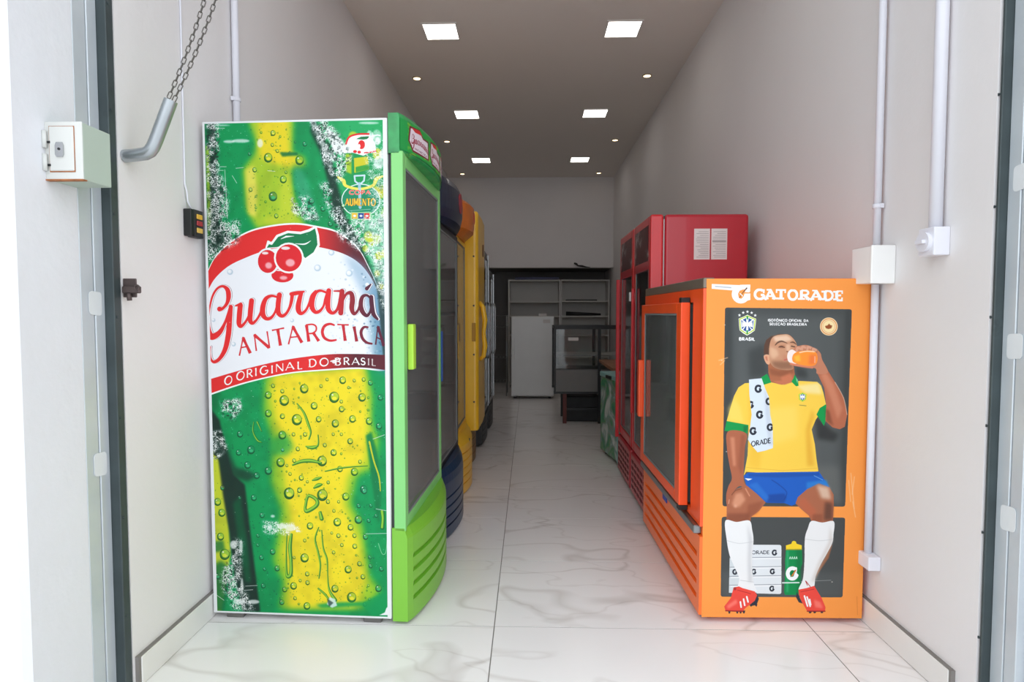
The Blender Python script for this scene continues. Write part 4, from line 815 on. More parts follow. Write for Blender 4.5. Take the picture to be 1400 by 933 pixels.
# shutter guides
def galv(name):
    m = bpy.data.materials.new(name); m.use_nodes = True; nt = m.node_tree; N = nt.nodes; L = nt.links; b = N['Principled BSDF']
    tc = N.new('ShaderNodeTexCoord'); v = N.new('ShaderNodeTexVoronoi'); v.inputs['Scale'].default_value = 26; L.new(tc.outputs['Object'], v.inputs['Vector'])
    n = N.new('ShaderNodeTexNoise'); n.inputs['Scale'].default_value = 4; n.inputs['Detail'].default_value = 6; L.new(tc.outputs['Object'], n.inputs['Vector'])
    mx = N.new('ShaderNodeMix'); mx.data_type = 'RGBA'; mx.inputs[6].default_value = (*lin((176, 185, 192)), 1); mx.inputs[7].default_value = (*lin((214, 220, 224)), 1)
    L.new(n.outputs['Fac'], mx.inputs[0]); L.new(mx.outputs[2], b.inputs['Base Color']); b.inputs['Metallic'].default_value = .25; b.inputs['Roughness'].default_value = .42
    rr = N.new('ShaderNodeMapRange'); L.new(v.outputs['Distance'], rr.inputs[0]); rr.inputs[3].default_value = .34; rr.inputs[4].default_value = .5; L.new(rr.outputs[0], b.inputs['Roughness'])
    return m
Mgalv = galv('galvanised_steel'); Mgdark = mat('dark_channel', (66, 76, 78), .55, .3, var=.15, scale=8, stain=((30, 34, 36), 5, .6, .6)); Mpatch = mat('touch_up_paint', (214, 218, 220), .6, var=.03)
def guide(name, s, X, y0, ys, y1, label, spots, lip=.032, xl=.03):
    t = thing(name, label, 'shutter guide', (X, y0, 0))
    def bx(nm, xa, xb, ya, yb, za, zb, m, bev=.002):
        return obj(nm, box(BM(), min(xa, xb)-X, max(xa, xb)-X, ya-y0, yb-y0, za, zb, bev, 1), m, t)
    bx('face_plate', X, X-s*.05, y0, ys-.002, 0, 3.1, Mgalv); bx('face_plate', X+s*.002, X-s*.05, ys, y1, 0, 3.1, Mgalv)
    d = bx('channel_lip', X+s*xl, X-s*.05, y1, y1+lip, 0, 3.0, Mgdark); d['label'] = 'dark inner lip of the guide'
    for z in spots:
        a0, a1 = ys-y0-.026, ys-y0+.026; rc = .012; pts = []
        for (cx, cy, t0) in ((a1-rc, z+.034-rc, 0), (a0+rc, z+.036-rc, 90), (a0+rc, z-.033+rc, 180), (a1-rc, z-.036+rc, 270)):
            pts += [(cx+rc*math.cos(math.radians(t0+q*22.5)), cy+rc*math.sin(math.radians(t0+q*22.5))) for q in range(5)]
        b = BM(); prism(b, pts, min(s*.0012, s*.0028), max(s*.0012, s*.0028), 'x'); q = obj('repair_patch', b, Mpatch, t); q['label'] = 'matt pale repair patch over a weld'; continue
        b = BM(); pts = [(math.copysign(abs(a)**.45, a)*.036, math.copysign(abs(c)**.6, c)*.038*(1+.10*math.cos(4*a+z*5))) for a, c in [(math.cos(2*math.pi*k/18), math.sin(2*math.pi*k/18)) for k in range(36)]]
        p = [(q[0]+ys-y0, q[1]+z) for q in pts]; p = [(max(.003, min(y1-y0-.003, a)), c) for a, c in p]
        prism(b, p, min(s*.0014, s*.0026), max(s*.0014, s*.0026), 'x'); q = obj('repair_patch', b, Mpatch, t); q['label'] = 'matt pale repair patch over a weld'
    for z in np.arange(.25, 2.9, .31):
        b = BM(); cyl(b, (y1-y0+.012, z), .004, min(s*xl, s*(xl+.003)), max(s*xl, s*(xl+.003)), 8, 'x'); obj('rivet', b, Mgdark, t)
    return t
guide('shutter_guide', 1, -1.28, 1.662, 1.715, 1.755, 'galvanised steel shutter guide on the left of the doorway behind the lock box', (1.22, .74))
guide('shutter_guide', -1, 1.335, 1.62, 1.662, 1.706, 'galvanised steel shutter guide on the right edge of the doorway', (1.56, 1.10, .62), .010, .026)
# rolled shutter above the doorway
t = thing('roller_shutter', 'rolled steel shutter curtain above the doorway', 'roller shutter', (0, 1.92, 3.12))
b = BM(); cyl(b, (0, 0), .105, -1.16, 1.20, 28, 'x'); obj('rolled_curtain', b, Mgalv, t); b = BM(); cyl(b, (0, 0), .03, -1.20, 1.24, 12, 'x'); obj('axle', b, Mgdark, t)
for q in (-1.21, 1.235): obj('bracket', box(BM(), q-.005, q+.005, -.05, .05, -.05, .17), Mgdark, t)

# ---------------------------------------------------------------- lights set in the ceiling
Mled = mat('led_diffuser', (250, 250, 252), .5, emit=(255, 247, 238), estr=PANEL_LIGHT); Mrim = mat('white_lamp_rim', (225, 222, 218), .5)
Mspot = mat('downlight_lens', (255, 240, 210), .5, emit=(255, 226, 176), estr=SPOT_LIGHT)
led0 = None; LY = [.82, 2.65, 4.49, 6.33, 8.20]; names = {4.49: 'nearest row seen', 6.33: 'middle row', 8.20: 'farthest row'}
for side, x in (('left', -.655), ('right', .69)):
    for yy in LY[1:]:
        if led0 is None:
            led0 = thing('ceiling_panel_light', 'x', 'ceiling light', (0, 0, 0)); b = BM()
            for q in ((-.13, .13, -.13, -.118), (-.13, .13, .118, .13), (-.13, -.118, -.118, .118), (.118, .13, -.118, .118)): box(b, *q, -.008, .0)
            obj('rim', b, Mrim, led0); obj('diffuser', box(BM(), -.118, .118, -.118, .118, -.005, -.001), Mled, led0); o = led0
        else: o = copy_tree(led0)
        o.location = (x, yy, ZC)
        o['label'] = f'square white panel light on the {side} of the ceiling, ' + names.get(yy, 'over the doorway'); o['group'] = 'square ceiling lights'
dl0 = None; dn = {5.36: 'behind the nearest panel light', 7.3: 'behind the middle panel light', 8.98: 'next to the end wall'}
for side, x in (('left', -1.0), ('right', 1.04)):
    for yy in (5.36, 7.3, 8.98):
        if dl0 is None:
            dl0 = thing('downlight', 'x', 'ceiling light', (0, 0, 0)); b = BM(); tube(b, [(math.cos(2*math.pi*k/20)*.036, math.sin(2*math.pi*k/20)*.036, -.003) for k in range(20)], .006, 6, closed=True); obj('ring', b, mat('brushed_ring', (190, 170, 140), .4, .5), dl0)
            b = BM(); cyl(b, (0, 0), .031, -.006, -.001, 18); obj('lens', b, Mspot, dl0); o = dl0
        else: o = copy_tree(dl0)
        o.location = (x, yy, ZC); o['label'] = f'tiny warm downlight on the {side} of the ceiling, {dn[yy]}'; o['group'] = 'round downlights'

# ---------------------------------------------------------------- coolers
Mgl = glass_mat('cooler_glass', (.82, .85, .85), .05, 1.6, .11); Mliner = mat('liner_plastic', (206, 208, 208), .5, var=.03); Mgask = mat('grey_gasket', (120, 124, 124), .7); Mwire = mat('wire_shelf', (190, 192, 192), .4, .4)
Mfoot = mat('grey_steel_foot', (120, 118, 116), .4, .8, stain=((120, 70, 40), 9, .55, .5)); Mchrome = mat('chrome', (190, 192, 194), .24, 1.0, var=.01); Mblk = mat('black_plastic', (22, 23, 25), .45, var=.1); Mwhite = mat('white_enamel', (226, 228, 228), .4, var=.02, coat=.2)
def bulge_path(e, bulge, w, n=18, sharp=.75):
    return [(0, 0), (e, 0)]+[(e+bulge*math.sin(math.pi*i/n)**sharp, w*i/n) for i in range(1, n)]+[(e, w), (0, w)]
def skin(path, levels, w, margin=.09):
    """stack of levels (z, inset, scale): inset bites louvres into the bulging front, clear of both ends."""
    bm = BM(); rows = []
    for z, ins, sc in levels:
        r = []
        for i, (x, y) in enumerate(path):
            inner = ins if (margin*w < y < (1-margin)*w and x > 0) else 0
            r.append(bm.verts.new((x*sc-inner, y, z)))
        rows.append(r)
    n = len(path)
    for a, b in zip(rows, rows[1:]):
        for i in range(n): 
            bm.faces.new((a[i], a[(i+1) % n], b[(i+1) % n], b[i]))
    bm.faces.new(rows[0][::-1]); bm.faces.new(rows[-1])
    return bm
def louvre_levels(z0, z1, zs, h, depth, top=()):
    L = [(z0, 0, 1)]
    for z in zs: L += [(z-h, 0, 1), (z-h+.002, depth, 1), (z-.002, depth, 1), (z, 0, 1)] if depth else []
    L += [(z1, 0, 1)]+list(top); return L
def shell(t, d, w, h, z0, zd0, zd1, m, th=.035, xf=0.0, bev=.006):
    """cabinet body: local x<0 is the body, x=0 its front plane, y along its width."""
    b = BM()
    box(b, -d, xf, 0, th, z0, h, bev); box(b, -d, xf, w-th, w, z0, h, bev); box(b, -d, -d+th, th, w-th, z0, h)
    box(b, -d+th, xf, th, w-th, zd1, h); box(b, -d+th, xf, th, w-th, z0, zd0)
    body = obj('body', b, m, t)
    b = BM(); e = .002
    x0, x1, y0, y1, za, zb = -d+th+e, xf-.004, th+e, w-th-e, zd0+e, zd1-e
    V = lambda *p: b.verts.new(p)
    for q in (((x0, y0, za), (x0, y1, za), (x0, y1, zb), (x0, y0, zb)), ((x0, y0, za), (x1, y0, za), (x1, y0, zb), (x0, y0, zb)), ((x0, y1, za), (x1, y1, za), (x1, y1, zb), (x0, y1, zb)), ((x0, y0, za), (x1, y0, za), (x1, y1, za), (x0, y1, za)), ((x0, y0, zb), (x1, y0, zb), (x1, y1, zb), (x0, y1, zb))): b.faces.new([V(*p) for p in q])
    obj('liner', b, Mliner, t)
    sh = None
    for k in range(4):
        z = zd0+(zd1-zd0)*(k+1)/5
        if sh is None:
            b = BM()
            for yy in np.linspace(y0+.02, y1-.02, 14): box(b, x0+.02, x1-.06, yy-.002, yy+.002, -.002, .002)
            for xx in (x0+.02, (x0+x1)/2, x1-.06): box(b, xx-.004, xx+.004, y0+.005, y1-.005, -.006, -.002)
            sh = obj('shelf', b, Mwire, t, loc=(0, 0, z))
        else: c = sh.copy(); COL.objects.link(c); c.parent = t; c.location = (0, 0, z)
    return body
def door(t, y0, y1, z0, z1, x0, th, fw, m, tint=None, rail=None, name='door', bev=.004, gl=None):
    rail = rail or fw; b = BM()
    pts = [(y0, z0), (y1, z0), (y1, z1), (y0, z1)]
    box(b, x0, x0+th, y0, y0+fw, z0, z1, bev); box(b, x0, x0+th, y1-fw, y1, z0, z1, bev)
    box(b, x0, x0+th, y0+fw-.001, y1-fw+.001, z0, z0+rail, bev); box(b, x0, x0+th, y0+fw-.001, y1-fw+.001, z1-rail, z1, bev)
    dr = obj(name, b, m, t)
    g = obj('glass_pane', box(BM(), x0+th-.012, x0+th-.006, y0+fw-.004, y1-fw+.004, z0+rail-.004, z1-rail+.004), gl or Mgl, dr)
    b = BM(); i = .008
    for q in ((y0+fw, y1-fw, z0+rail, z0+rail+i), (y0+fw, y1-fw, z1-rail-i, z1-rail), (y0+fw, y0+fw+i, z0+rail, z1-rail), (y1-fw-i, y1-fw, z0+rail, z1-rail)): box(b, x0+th-.014, x0+th-.002, *q)
    obj('glazing_bead', b, Mgask, dr)
    b = BM(); box(b, x0-.012, x0, y0+.01, y1-.01, z0+.01, z0+.03); box(b, x0-.012, x0, y0+.01, y1-.01, z1-.03, z1-.01); box(b, x0-.012, x0, y0+.01, y0+.03, z0+.03, z1-.03); box(b, x0-.012, x0, y1-.03, y1-.01, z0+.03, z1-.03)
    obj('gasket', b, mat('dark_gasket', (58, 60, 62), .7), dr)
    return dr
def feet(t, d, w, z, xs=None):
    for xx in (-d+.08, -.08):
        for yy in (.03, w-.07): obj('foot', box(BM(), xx-.035, xx+.035, yy-.02, yy+.04, 0, z, .003, 1), Mfoot, t)
# 1: soda cooler, green door, printed flank ------------------------------------------------
Mlime = mat('lime_green_plastic', (120, 186, 56), .38, var=.03, scale=3, coat=.1); Mlgreen = mat('light_green_frame', (128, 202, 118), .4, var=.02)
Mhg = mat('lightbox_green', (40, 142, 76), .3, var=.3, scale=16, coat=.2, stain=((176, 206, 60), 12, .60, .7))
t = thing('drink_cooler', 'tall upright drink cooler with green glass door and big soda bottle print on its side', 'cooler', (-.522, 2.20, 0), -math.radians(2.4), 'upright coolers along the left wall')
shell(t, .708, .735, 1.912, .022, .345, 1.79, Mwhite)
feet(t, .708, .735, .022)
b = BM(); quad(b, (-.7065, -.0012, 1.909), (-.0015, -.0012, 1.909), (-.0015, -.0012, .024), (-.7065, -.0012, .024)); SODA = obj('printed_side', b, Mwhite, t); SODA['label'] = 'worn vinyl print of a wet green soda bottle with red and white label'
b = skin(bulge_path(.058, .062, .735, 22), louvre_levels(.014, .335, (.105, .16, .215, .27), .020, .014, ((.345, 0, .97), (.375, 0, .80))), .735); k = obj('louvred_base', b, Mlime, t); k.location.x = .004; k['label'] = 'lime green bulging base with four louvre slots'
dr = door(t, .0, .72, .362, 1.79, .012, .045, .045, Mlgreen, rail=.052)
obj('door_handle', box(BM(), .056, .080, .050, .095, .975, 1.15, .005), mat('yellow_green_handle', (176, 226, 70), .4), dr)
for z in (.352,): obj('hinge', box(BM(), .004, .05, .006, .04, z-.012, z+.008, .002, 1), Mfoot, dr)
hp = [(x, y) for x, y in bulge_path(.042, .062, .735, 22)]
b = skin(hp, [(1.782, 0, .93), (1.79, 0, 1), (1.915, 0, 1), (1.928, 0, .9)], .735); hd = obj('lightbox', b, Mhg, t); hd.location.x = .003; hd['label'] = 'curved green lightbox with little white wordmarks'
b = BM(); uv = b.loops.layers.uv.verify(); pv = None; H = hp[1:-1]; tot = len(H)-1
for i, (x, y) in enumerate(H):
    v = (b.verts.new((x+.0025, y, 1.796)), b.verts.new((x+.0025, y, 1.910)))
    if pv:
        f = b.faces.new((pv[0], v[0], v[1], pv[1]))
        for l, u in zip(f.loops, (((i-1)/tot, 0), (i/tot, 0), (i/tot, 1), ((i-1)/tot, 1))): l[uv].uv = u
        f.smooth = True
    pv = v
HEADER = obj('lightbox_print', b, Mhg, hd); HEADER.location.x = 0
for yy in (.25, .46): b = BM(); cyl(b, (.03, yy), .018, 1.778, 1.783, 14); obj('lamp_cover', b, mat('lamp_cover', (210, 220, 210), .3), hd)
# 2: navy cooler
Mnavy = mat('navy_plastic', (24, 50, 80), .35, var=.06, coat=.2); Mdk = mat('dark_navy_frame', (26, 30, 38), .4)
t = thing('drink_cooler', 'navy blue upright drink cooler behind the green one by the left wall', 'cooler', (-.50, 2.995, 0), -math.radians(1.5), 'upright coolers along the left wall')
shell(t, .68, .68, 1.86, .02, .34, 1.68, Mwhite); feet(t, .68, .68, .02)
b = skin(bulge_path(.05, .058, .68, 18), louvre_levels(.012, .30, (.075, .125, .175, .225), .010, .010, ((.34, 0, .94), (.375, 0, .72))), .68); k = obj('louvred_base', b, Mnavy, t); k['label'] = 'navy bulging base with louvre slots'
dr = door(t, .0, .67, .37, 1.66, .010, .032, .022, Mdk, rail=.03)
obj('door_handle', box(BM(), .042, .056, .03, .05, .84, 1.1, .004), mat('blue_handle', (24, 70, 150), .4), dr)
b = skin([(x, y) for x, y in bulge_path(.03, .082, .68, 18, .6)], [(1.66, 0, .62), (1.69, 0, .86), (1.74, 0, .98), (1.80, 0, 1), (1.86, 0, .95), (1.895, 0, .8), (1.91, 0, .55)], .68); hd = obj('lightbox', b, mat('dark_blue_lightbox', (22, 32, 54), .35, coat=.1), t, smooth=False); hd['label'] = 'rounded dark blue lightbox'
b = BM(); cyl(b, (.33, 1.80), .055, .10, .113, 20, 'x'); obj('emblem', b, mat('emblem_red', (150, 40, 52), .5, var=.5, scale=30), hd)
# 3: yellow cooler with orange lightbox
Myel = mat('yellow_plastic', (236, 186, 40), .34, var=.05, coat=.2); Mor = mat('orange_lightbox', (208, 112, 30), .35, var=.12, scale=9)
t = thing('drink_cooler', 'yellow upright drink cooler with orange lightbox behind the navy one', 'cooler', (-.51, 3.72, 0), 0, 'upright coolers along the left wall')
shell(t, .66, .66, 1.86, .02, .34, 1.70, Mwhite); feet(t, .66, .66, .02)
b = skin(bulge_path(.05, .065, .66, 18), louvre_levels(.012, .33, (.08, .13, .18, .23, .28), .008, .010, ((.36, 0, .9), (.40, 0, .62))), .66); k = obj('louvred_base', b, Myel, t); k['label'] = 'yellow bulging base with louvre slots'
b = BM(); cyl(b, (.25, .335), .012, .10, .112, 12, 'x'); obj('lock_plug', b, Mfoot, k)
dr = door(t, .0, .65, .39, 1.70, .010, .032, .02, Myel, rail=.03)
obj('door_handle', box(BM(), .042, .060, .03, .05, .9, 1.12, .004), Myel, dr)
b = skin(bulge_path(.03, .105, .66, 18, .6), [(1.70, 0, .5), (1.74, 0, .95), (1.78, 0, 1), (1.90, 0, 1), (1.92, 0, .85)], .66); hd = obj('lightbox', b, Mor, t); hd['label'] = 'orange lightbox with a red emblem'
b = BM(); cyl(b, (.36, 1.84), .04, .125, .137, 20, 'x'); obj('emblem', b, mat('emblem_red_two', (190, 60, 40), .5), hd)
# 4: yellow cooler, thick rounded door
t = thing('drink_cooler', 'yellow upright cooler with thick rounded solid door and wavy handle', 'cooler', (-.515, 4.46, 0), 0, 'upright coolers along the left wall')
shell(t, .66, .64, 1.93, .02, .30, 1.86, Myel); feet(t, .66, .64, .02)
n = 14; rp = [(0, 0)]+[(.10+.035*math.sin(math.pi/2*i/4), .035-.035*math.cos(math.pi/2*i/4)) for i in range(5)]+[(.135, .10), (.14, .32), (.135, .54)]+[(.10+.035*math.cos(math.pi/2*i/4), .605+.035*math.sin(math.pi/2*i/4)) for i in range(5)]+[(0, .64)]
dr = obj('door', skin(rp, [(.30, 0, .96), (.31, 0, 1), (1.94, 0, 1), (1.955, 0, .94)], .64), Myel, t, smooth=False); dr['label'] = 'thick solid yellow door with rounded edges'
for z in (.52, .88, 1.25, 1.62, 1.88): b = BM(); cyl(b, (.10, z), .007, -.003, .002, 10, 'y'); obj('screw', b, Mblk, dr)
obj('grip_recess', box(BM(), .085, .115, -.003, .001, .98, 1.12, .001, 1), mat('ochre_recess', (178, 130, 24), .5), dr)
b = BM(); tube(b, [(.135, .12, 1.28), (.16, .12, 1.24), (.175, .12, 1.14), (.165, .12, 1.04), (.175, .12, .94), (.165, .12, .86), (.135, .12, .83)], [.012, .02, .02, .016, .02, .018, .012], 10); obj('door_handle', b, Myel, dr)
b = BM(); cyl(b, (.38, 1.70), .05, .136, .145, 20, 'x'); obj('emblem', b, mat('emblem_brown', (96, 60, 30), .5), dr)
b = skin(bulge_path(.02, .06, .64, 16), louvre_levels(.012, .27, (.08, .14, .20), .008, .010), .64); k = obj('louvred_base', b, mat('bronze_plastic', (130, 92, 30), .4), t); k['label'] = 'bronze brown louvred base'
# 5 and 6: dark coolers farther back
Mchar = mat('charcoal_enamel', (58, 60, 64), .35, coat=.2); Msteel = mat('stainless', (150, 154, 156), .3, .9)
for (y0, hh, X, lab, mm) in ((5.20, 1.86, -.445, 'charcoal upright cooler with chrome edge behind the two yellow ones', Mchar), (5.92, 1.72, -.435, 'last dark upright cooler on the left with bright steel door edge', Msteel)):
    t = thing('drink_cooler', lab, 'cooler', (X, y0, 0), 0, 'upright coolers along the left wall')
    shell(t, .66, .62, hh, .02, .28, hh-.12, mm); feet(t, .66, .62, .02)
    dr = door(t, .0, .62, .28, hh-.10, .008, .035, .035, mm, rail=.05)
    b = BM(); tube(b, [(.05, .585, .75), (.065, .585, .80), (.065, .585, 1.25), (.05, .585, 1.30)], .009, 8); obj('door_handle', b, Mchrome, dr)
    obj('edge_strip', box(BM(), .043, .050, .605, .62, .28, hh-.1, .001, 1), Mchrome, dr)
    b = skin(bulge_path(.03, .02, .62, 10), louvre_levels(.03, .26, (.10, .15, .20), .008, .008), .62); obj('louvred_base', b, mat('dark_grille', (52, 54, 56), .5), t)
# right row is turned round: local x<0 body, +x towards the aisle, local y runs back to the doorway
def rthing(name, label, cat, x, yfar, group='coolers along the right wall', r=0): return thing(name, label, cat, (x, yfar, 0), math.pi+r, group)
# sports drink cooler
Morg = mat('orange_enamel', (250, 112, 40), .35, var=.03, scale=3, coat=.2); Mo2 = mat('bright_orange_frame', (248, 84, 30), .35, coat=.2)
W = 1.045; t = rthing('drink_cooler', 'low wide orange sports drink cooler with seated football player print', 'cooler', .655, 3.297, r=.012)
shell(t, .612, W, 1.322, .02, .40, 1.245, Morg)
for q in ((-.55, .06), (-.55, W-.06), (-.04, .06), (-.04, W-.06)): b = BM(); cyl(b, q, .022, 0, .02, 14); obj('foot', b, Mblk, t)
b = BM(); quad(b, (.001, W+.0012, 1.3205), (-.6105, W+.0012, 1.3205), (-.6105, W+.0012, .0215), (.001, W+.0012, .0215)); SPORT = obj('printed_side', b, Morg, t); SPORT['label'] = 'orange vinyl print of a seated player in a yellow shirt drinking from an orange bottle'
obj('top_strip', box(BM(), -.03, .012, 0, W, 1.285, 1.325, .003, 1), mat('brushed_top_strip', (132, 120, 108), .45, .5), t)
b = skin([(0, 0), (.012, 0)]+[(.012, W*i/30) for i in range(1, 30)]+[(.012, W), (0, W)], louvre_levels(.03, .335, (.10, .155, .21, .265), .022, .012), W, .06); k = obj('louvred_base', b, Morg, t); k['label'] = 'orange lower panel with four long slots'
rl = obj('door_rail', box(BM(), .0, .03, .0, W-.02, .34, .372, .003, 1), Msteel, t)
b = BM(); box(b, .012, .016, .46, .54, .300, .335, .004, 1); obj('maker_badge', b, mat('blue_badge', (40, 70, 170), .4), t)
b = BM(); box(b, 0, .012, 0, .05, .375, 1.285); box(b, 0, .012, W-.13, W, .375, 1.285); box(b, 0, .012, .05, W-.13, 1.235, 1.285); box(b, 0, .012, .05, W-.13, .375, .405); obj('front_frame', b, Mo2, t)
dr = door(t, .10, W-.16, .405, 1.235, .014, .038, .07, Mo2, rail=.045)
obj('door_handle', box(BM(), .052, .078, .13, .17, .645, .945, .005), Mo2, dr)
for z in (.395, 1.245): obj('hinge', box(BM(), .014, .05, W-.20, W-.165, z-.012, z+.010, .002, 1), Mblk, dr)
# red coolers
Mred = mat('red_enamel', (176, 22, 40), .32, var=.04, coat=.3); Mred2 = mat('bright_red_frame', (198, 26, 36), .32, coat=.3); Mpap = mat('white_paper_label', (214, 210, 208), .6); Mink = mat('grey_print', (120, 118, 118), .7)
Mhead = mat('scuffed_dark_header', (74, 24, 30), .4, var=.3, scale=10, stain=((190, 176, 176), 7, .52, .85))
Mglr = glass_mat('red_cooler_glass', (.85, .45, .45), .08, 1.5, .03)
def red_cooler(label, yn, yf, near):
    w = yf-yn; t = rthing('drink_cooler', label, 'cooler', .752, yf)
    b = BM(); box(b, -.465, -.002, 0, w, .02, 1.742, .018, 3); bd = obj('body', b, Mred, t)
    obj('door_gap_seal', box(BM(), -.002, .004, .01, w-.01, .34, 1.715), mat('pale_gasket', (186, 176, 176), .6), t)
    dr = door(t, .002, w-.002, .30, 1.742, .004, .072, .062, Mred2, rail=.07, bev=.012, gl=Mglr)
    b = BM(); box(b, .012, .0755, .055, w-.055, 1.44, 1.735, .004, 1); hd = obj('header', b, Mred, dr)
    hf = obj('header_print', box(BM(), .0750, .0775, .06, w-.06, 1.49, 1.69, .001, 1), Mhead, dr); hf['label'] = 'scuffed dark printed header strip'
    b = BM(); box(b, .004, .085, .004, w-.002, .03, .29, .012, 2); k = obj('louvred_base', b, Mred, t)
    for zz in (.07, .11, .15, .19, .23):
        for j in range(5): obj('vent_slot', box(BM(), .084, .0875, .05+j*.095, .115+j*.095, zz, zz+.018, .001, 1), mat('deep_red_slot', (96, 12, 22), .6), k)
    for q in ((-.42, .05), (-.42, w-.05), (.0, .05), (.0, w-.05)): b = BM(); cyl(b, q, .02, 0, .03, 12); obj('foot', b, Mblk, t)
    if near:
        for xa, xb in ((-.345, -.258), (-.25, -.163)):
            l = obj('paper_label', box(BM(), xa, xb, w, w+.0012, 1.49, 1.66, .0004, 1), Mpap, t)
            b = BM()
            for i in range(15): box(b, xa+.007, xb-.007-random.random()*.03, w+.0012, w+.0016, 1.502+i*.010, 1.504+i*.010)
            if xa < -.3: box(b, xa+.006, xb-.006, w+.0012, w+.0017, 1.588, 1.594)
            obj('printed_lines', b, Mink, l)
        obj('door_handle', box(BM(), .079, .096, .03, .055, .55, 1.35, .004), Mred2, dr)
    else:
        obj('door_handle', box(BM(), .079, .105, .0, .022, .27, 1.44, .004), Mred2, dr); obj('switch', box(BM(), .079, .094, w-.05, w-.02, 1.27, 1.33, .003, 1), Mwhite, dr)
    return t
red_cooler('tall red upright cooler with two paper labels on its side behind the orange one', 3.335, 3.865, True)
red_cooler('farther red upright cooler with small white switch on its door', 3.885, 4.43, False)
# teal chest freezer
Mteal = bpy.data.materials.new('teal_swirl_print'); Mteal.use_nodes = True; N = Mteal.node_tree.nodes; L = Mteal.node_tree.links; bs = N['Principled BSDF']
tc = N.new('ShaderNodeTexCoord'); nz = N.new('ShaderNodeTexNoise'); nz.inputs['Scale'].default_value = 3.4; nz.inputs['Distortion'].default_value = 2.2; nz.inputs['Detail'].default_value = 2; L.new(tc.outputs['Object'], nz.inputs['Vector']); cr = N.new('ShaderNodeValToRGB'); L.new(nz.outputs['Fac'], cr.inputs[0])
cr.color_ramp.elements[0].position = .30; cr.color_ramp.elements[0].color = (*lin((24, 96, 66)), 1); cr.color_ramp.elements[1].position = .72; cr.color_ramp.elements[1].color = (*lin((214, 222, 222)), 1)
for p, c in ((.38, (44, 140, 108)), (.44, (84, 150, 90)), (.49, (134, 144, 138)), (.56, (110, 164, 158)), (.60, (176, 190, 186))): e = cr.color_ramp.elements.new(p); e.color = (*lin(c), 1)
L.new(cr.outputs[0], bs.inputs['Base Color']); bs.inputs['Roughness'].default_value = .4
t = rthing('chest_freezer', 'low teal and green printed ice chest at the end of the red coolers', 'chest freezer', .612, 5.06, r=.16)
obj('cabinet', box(BM(), -.56, 0, 0, .545, .03, .66, .012, 2), Mteal, t); obj('lid', box(BM(), -.565, .006, -.004, .55, .66, .70, .008, 2), mat('pale_teal_lid', (140, 190, 190), .4), t)
obj('corner_trim', box(BM(), -.02, .006, .49, .55, .03, .66, .003, 1), mat('turquoise_trim', (90, 196, 196), .4), t); obj('lid_handle', box(BM(), .004, .022, .22, .34, .665, .69, .003, 1), Mblk, t)
for q in ((-.5, .05), (-.5, .49), (-.05, .05), (-.05, .49)): b = BM(); cyl(b, q, .018, 0, .03, 10); obj('foot', b, Mblk, t)
# brown-topped table behind it
Mwood = mat('brown_board', (148, 104, 76), .6, var=.15, scale=5)
t = thing('table', 'low table with a brown board top behind the teal ice chest', 'table', (.985, 5.72, 0))
obj('tabletop', box(BM(), -.25, .25, -.5, .5, .68, .71, .003, 1), Mwood, t)
for a in (-.12, .20):
    for c in (-.46, .46): obj('leg', box(BM(), a-.02, a+.02, c-.02, c+.02, 0, .68), mat('dark_wood_leg', (84, 60, 46), .6), t)
# ---------------------------------------------------------------- far end
Mshelf = mat('white_melamine', (196, 194, 190), .5, var=.02)
def bookcase(label, x0, x1, y0, y1, h, zs):
    w = x1-x0; t = thing('shelf_unit', label, 'shelf unit', (x0, y0, 0), 0, 'white shelving at the far end')
    for a in (0, w-.02): obj('side_panel', box(BM(), a, a+.02, 0, y1-y0, 0, h), Mshelf, t)
    obj('back_panel', box(BM(), .02, w-.02, y1-y0-.012, y1-y0, .05, h-.02), Mshelf, t); obj('top_panel', box(BM(), .02, w-.02, 0, y1-y0-.012, h-.02, h), Mshelf, t)
    for z in zs: obj('shelf', box(BM(), .02, w-.02, 0, y1-y0-.012, z-.018, z), Mshelf, t)
    return t
bookcase('left white open shelf unit at the far end, blue board on top', -.33, .505, 9.5, 9.86, 1.73, (.06, .5, .85, 1.155, 1.385))
bookcase('right white open shelf unit at the far end, dark bundles on its shelves', .51, 1.285, 9.5, 9.86, 1.73, (.06, .5, .85, 1.155, 1.395))
t = obj('blue_board', box(BM(), -.22, .48, 9.52, 9.8, 1.731, 1.775, .004, 1), mat('dark_blue_board', (52, 54, 96), .5, var=.3, scale=12)); tag(t, 'flat dark blue board lying on top of the left shelf unit', 'board')
b = BM(); tube(b, [(.60, 9.60, 1.19), (.8, 9.58, 1.185), (1.0, 9.6, 1.18), (1.16, 9.62, 1.178)], [.034, .03, .024, .016], 8); t = obj('cloth_bundle', b, Mblk); tag(t, 'long black rolled bundle on the middle shelf of the right shelf unit', 'bundle')
b = BM(); box(b, .60, 1.1, 9.6, 9.78, 1.396, 1.418, .004, 1); t = obj('flat_tray', b, mat('dark_tray', (50, 50, 50), .6)); tag(t, 'thin dark tray on the upper shelf of the right shelf unit', 'tray')
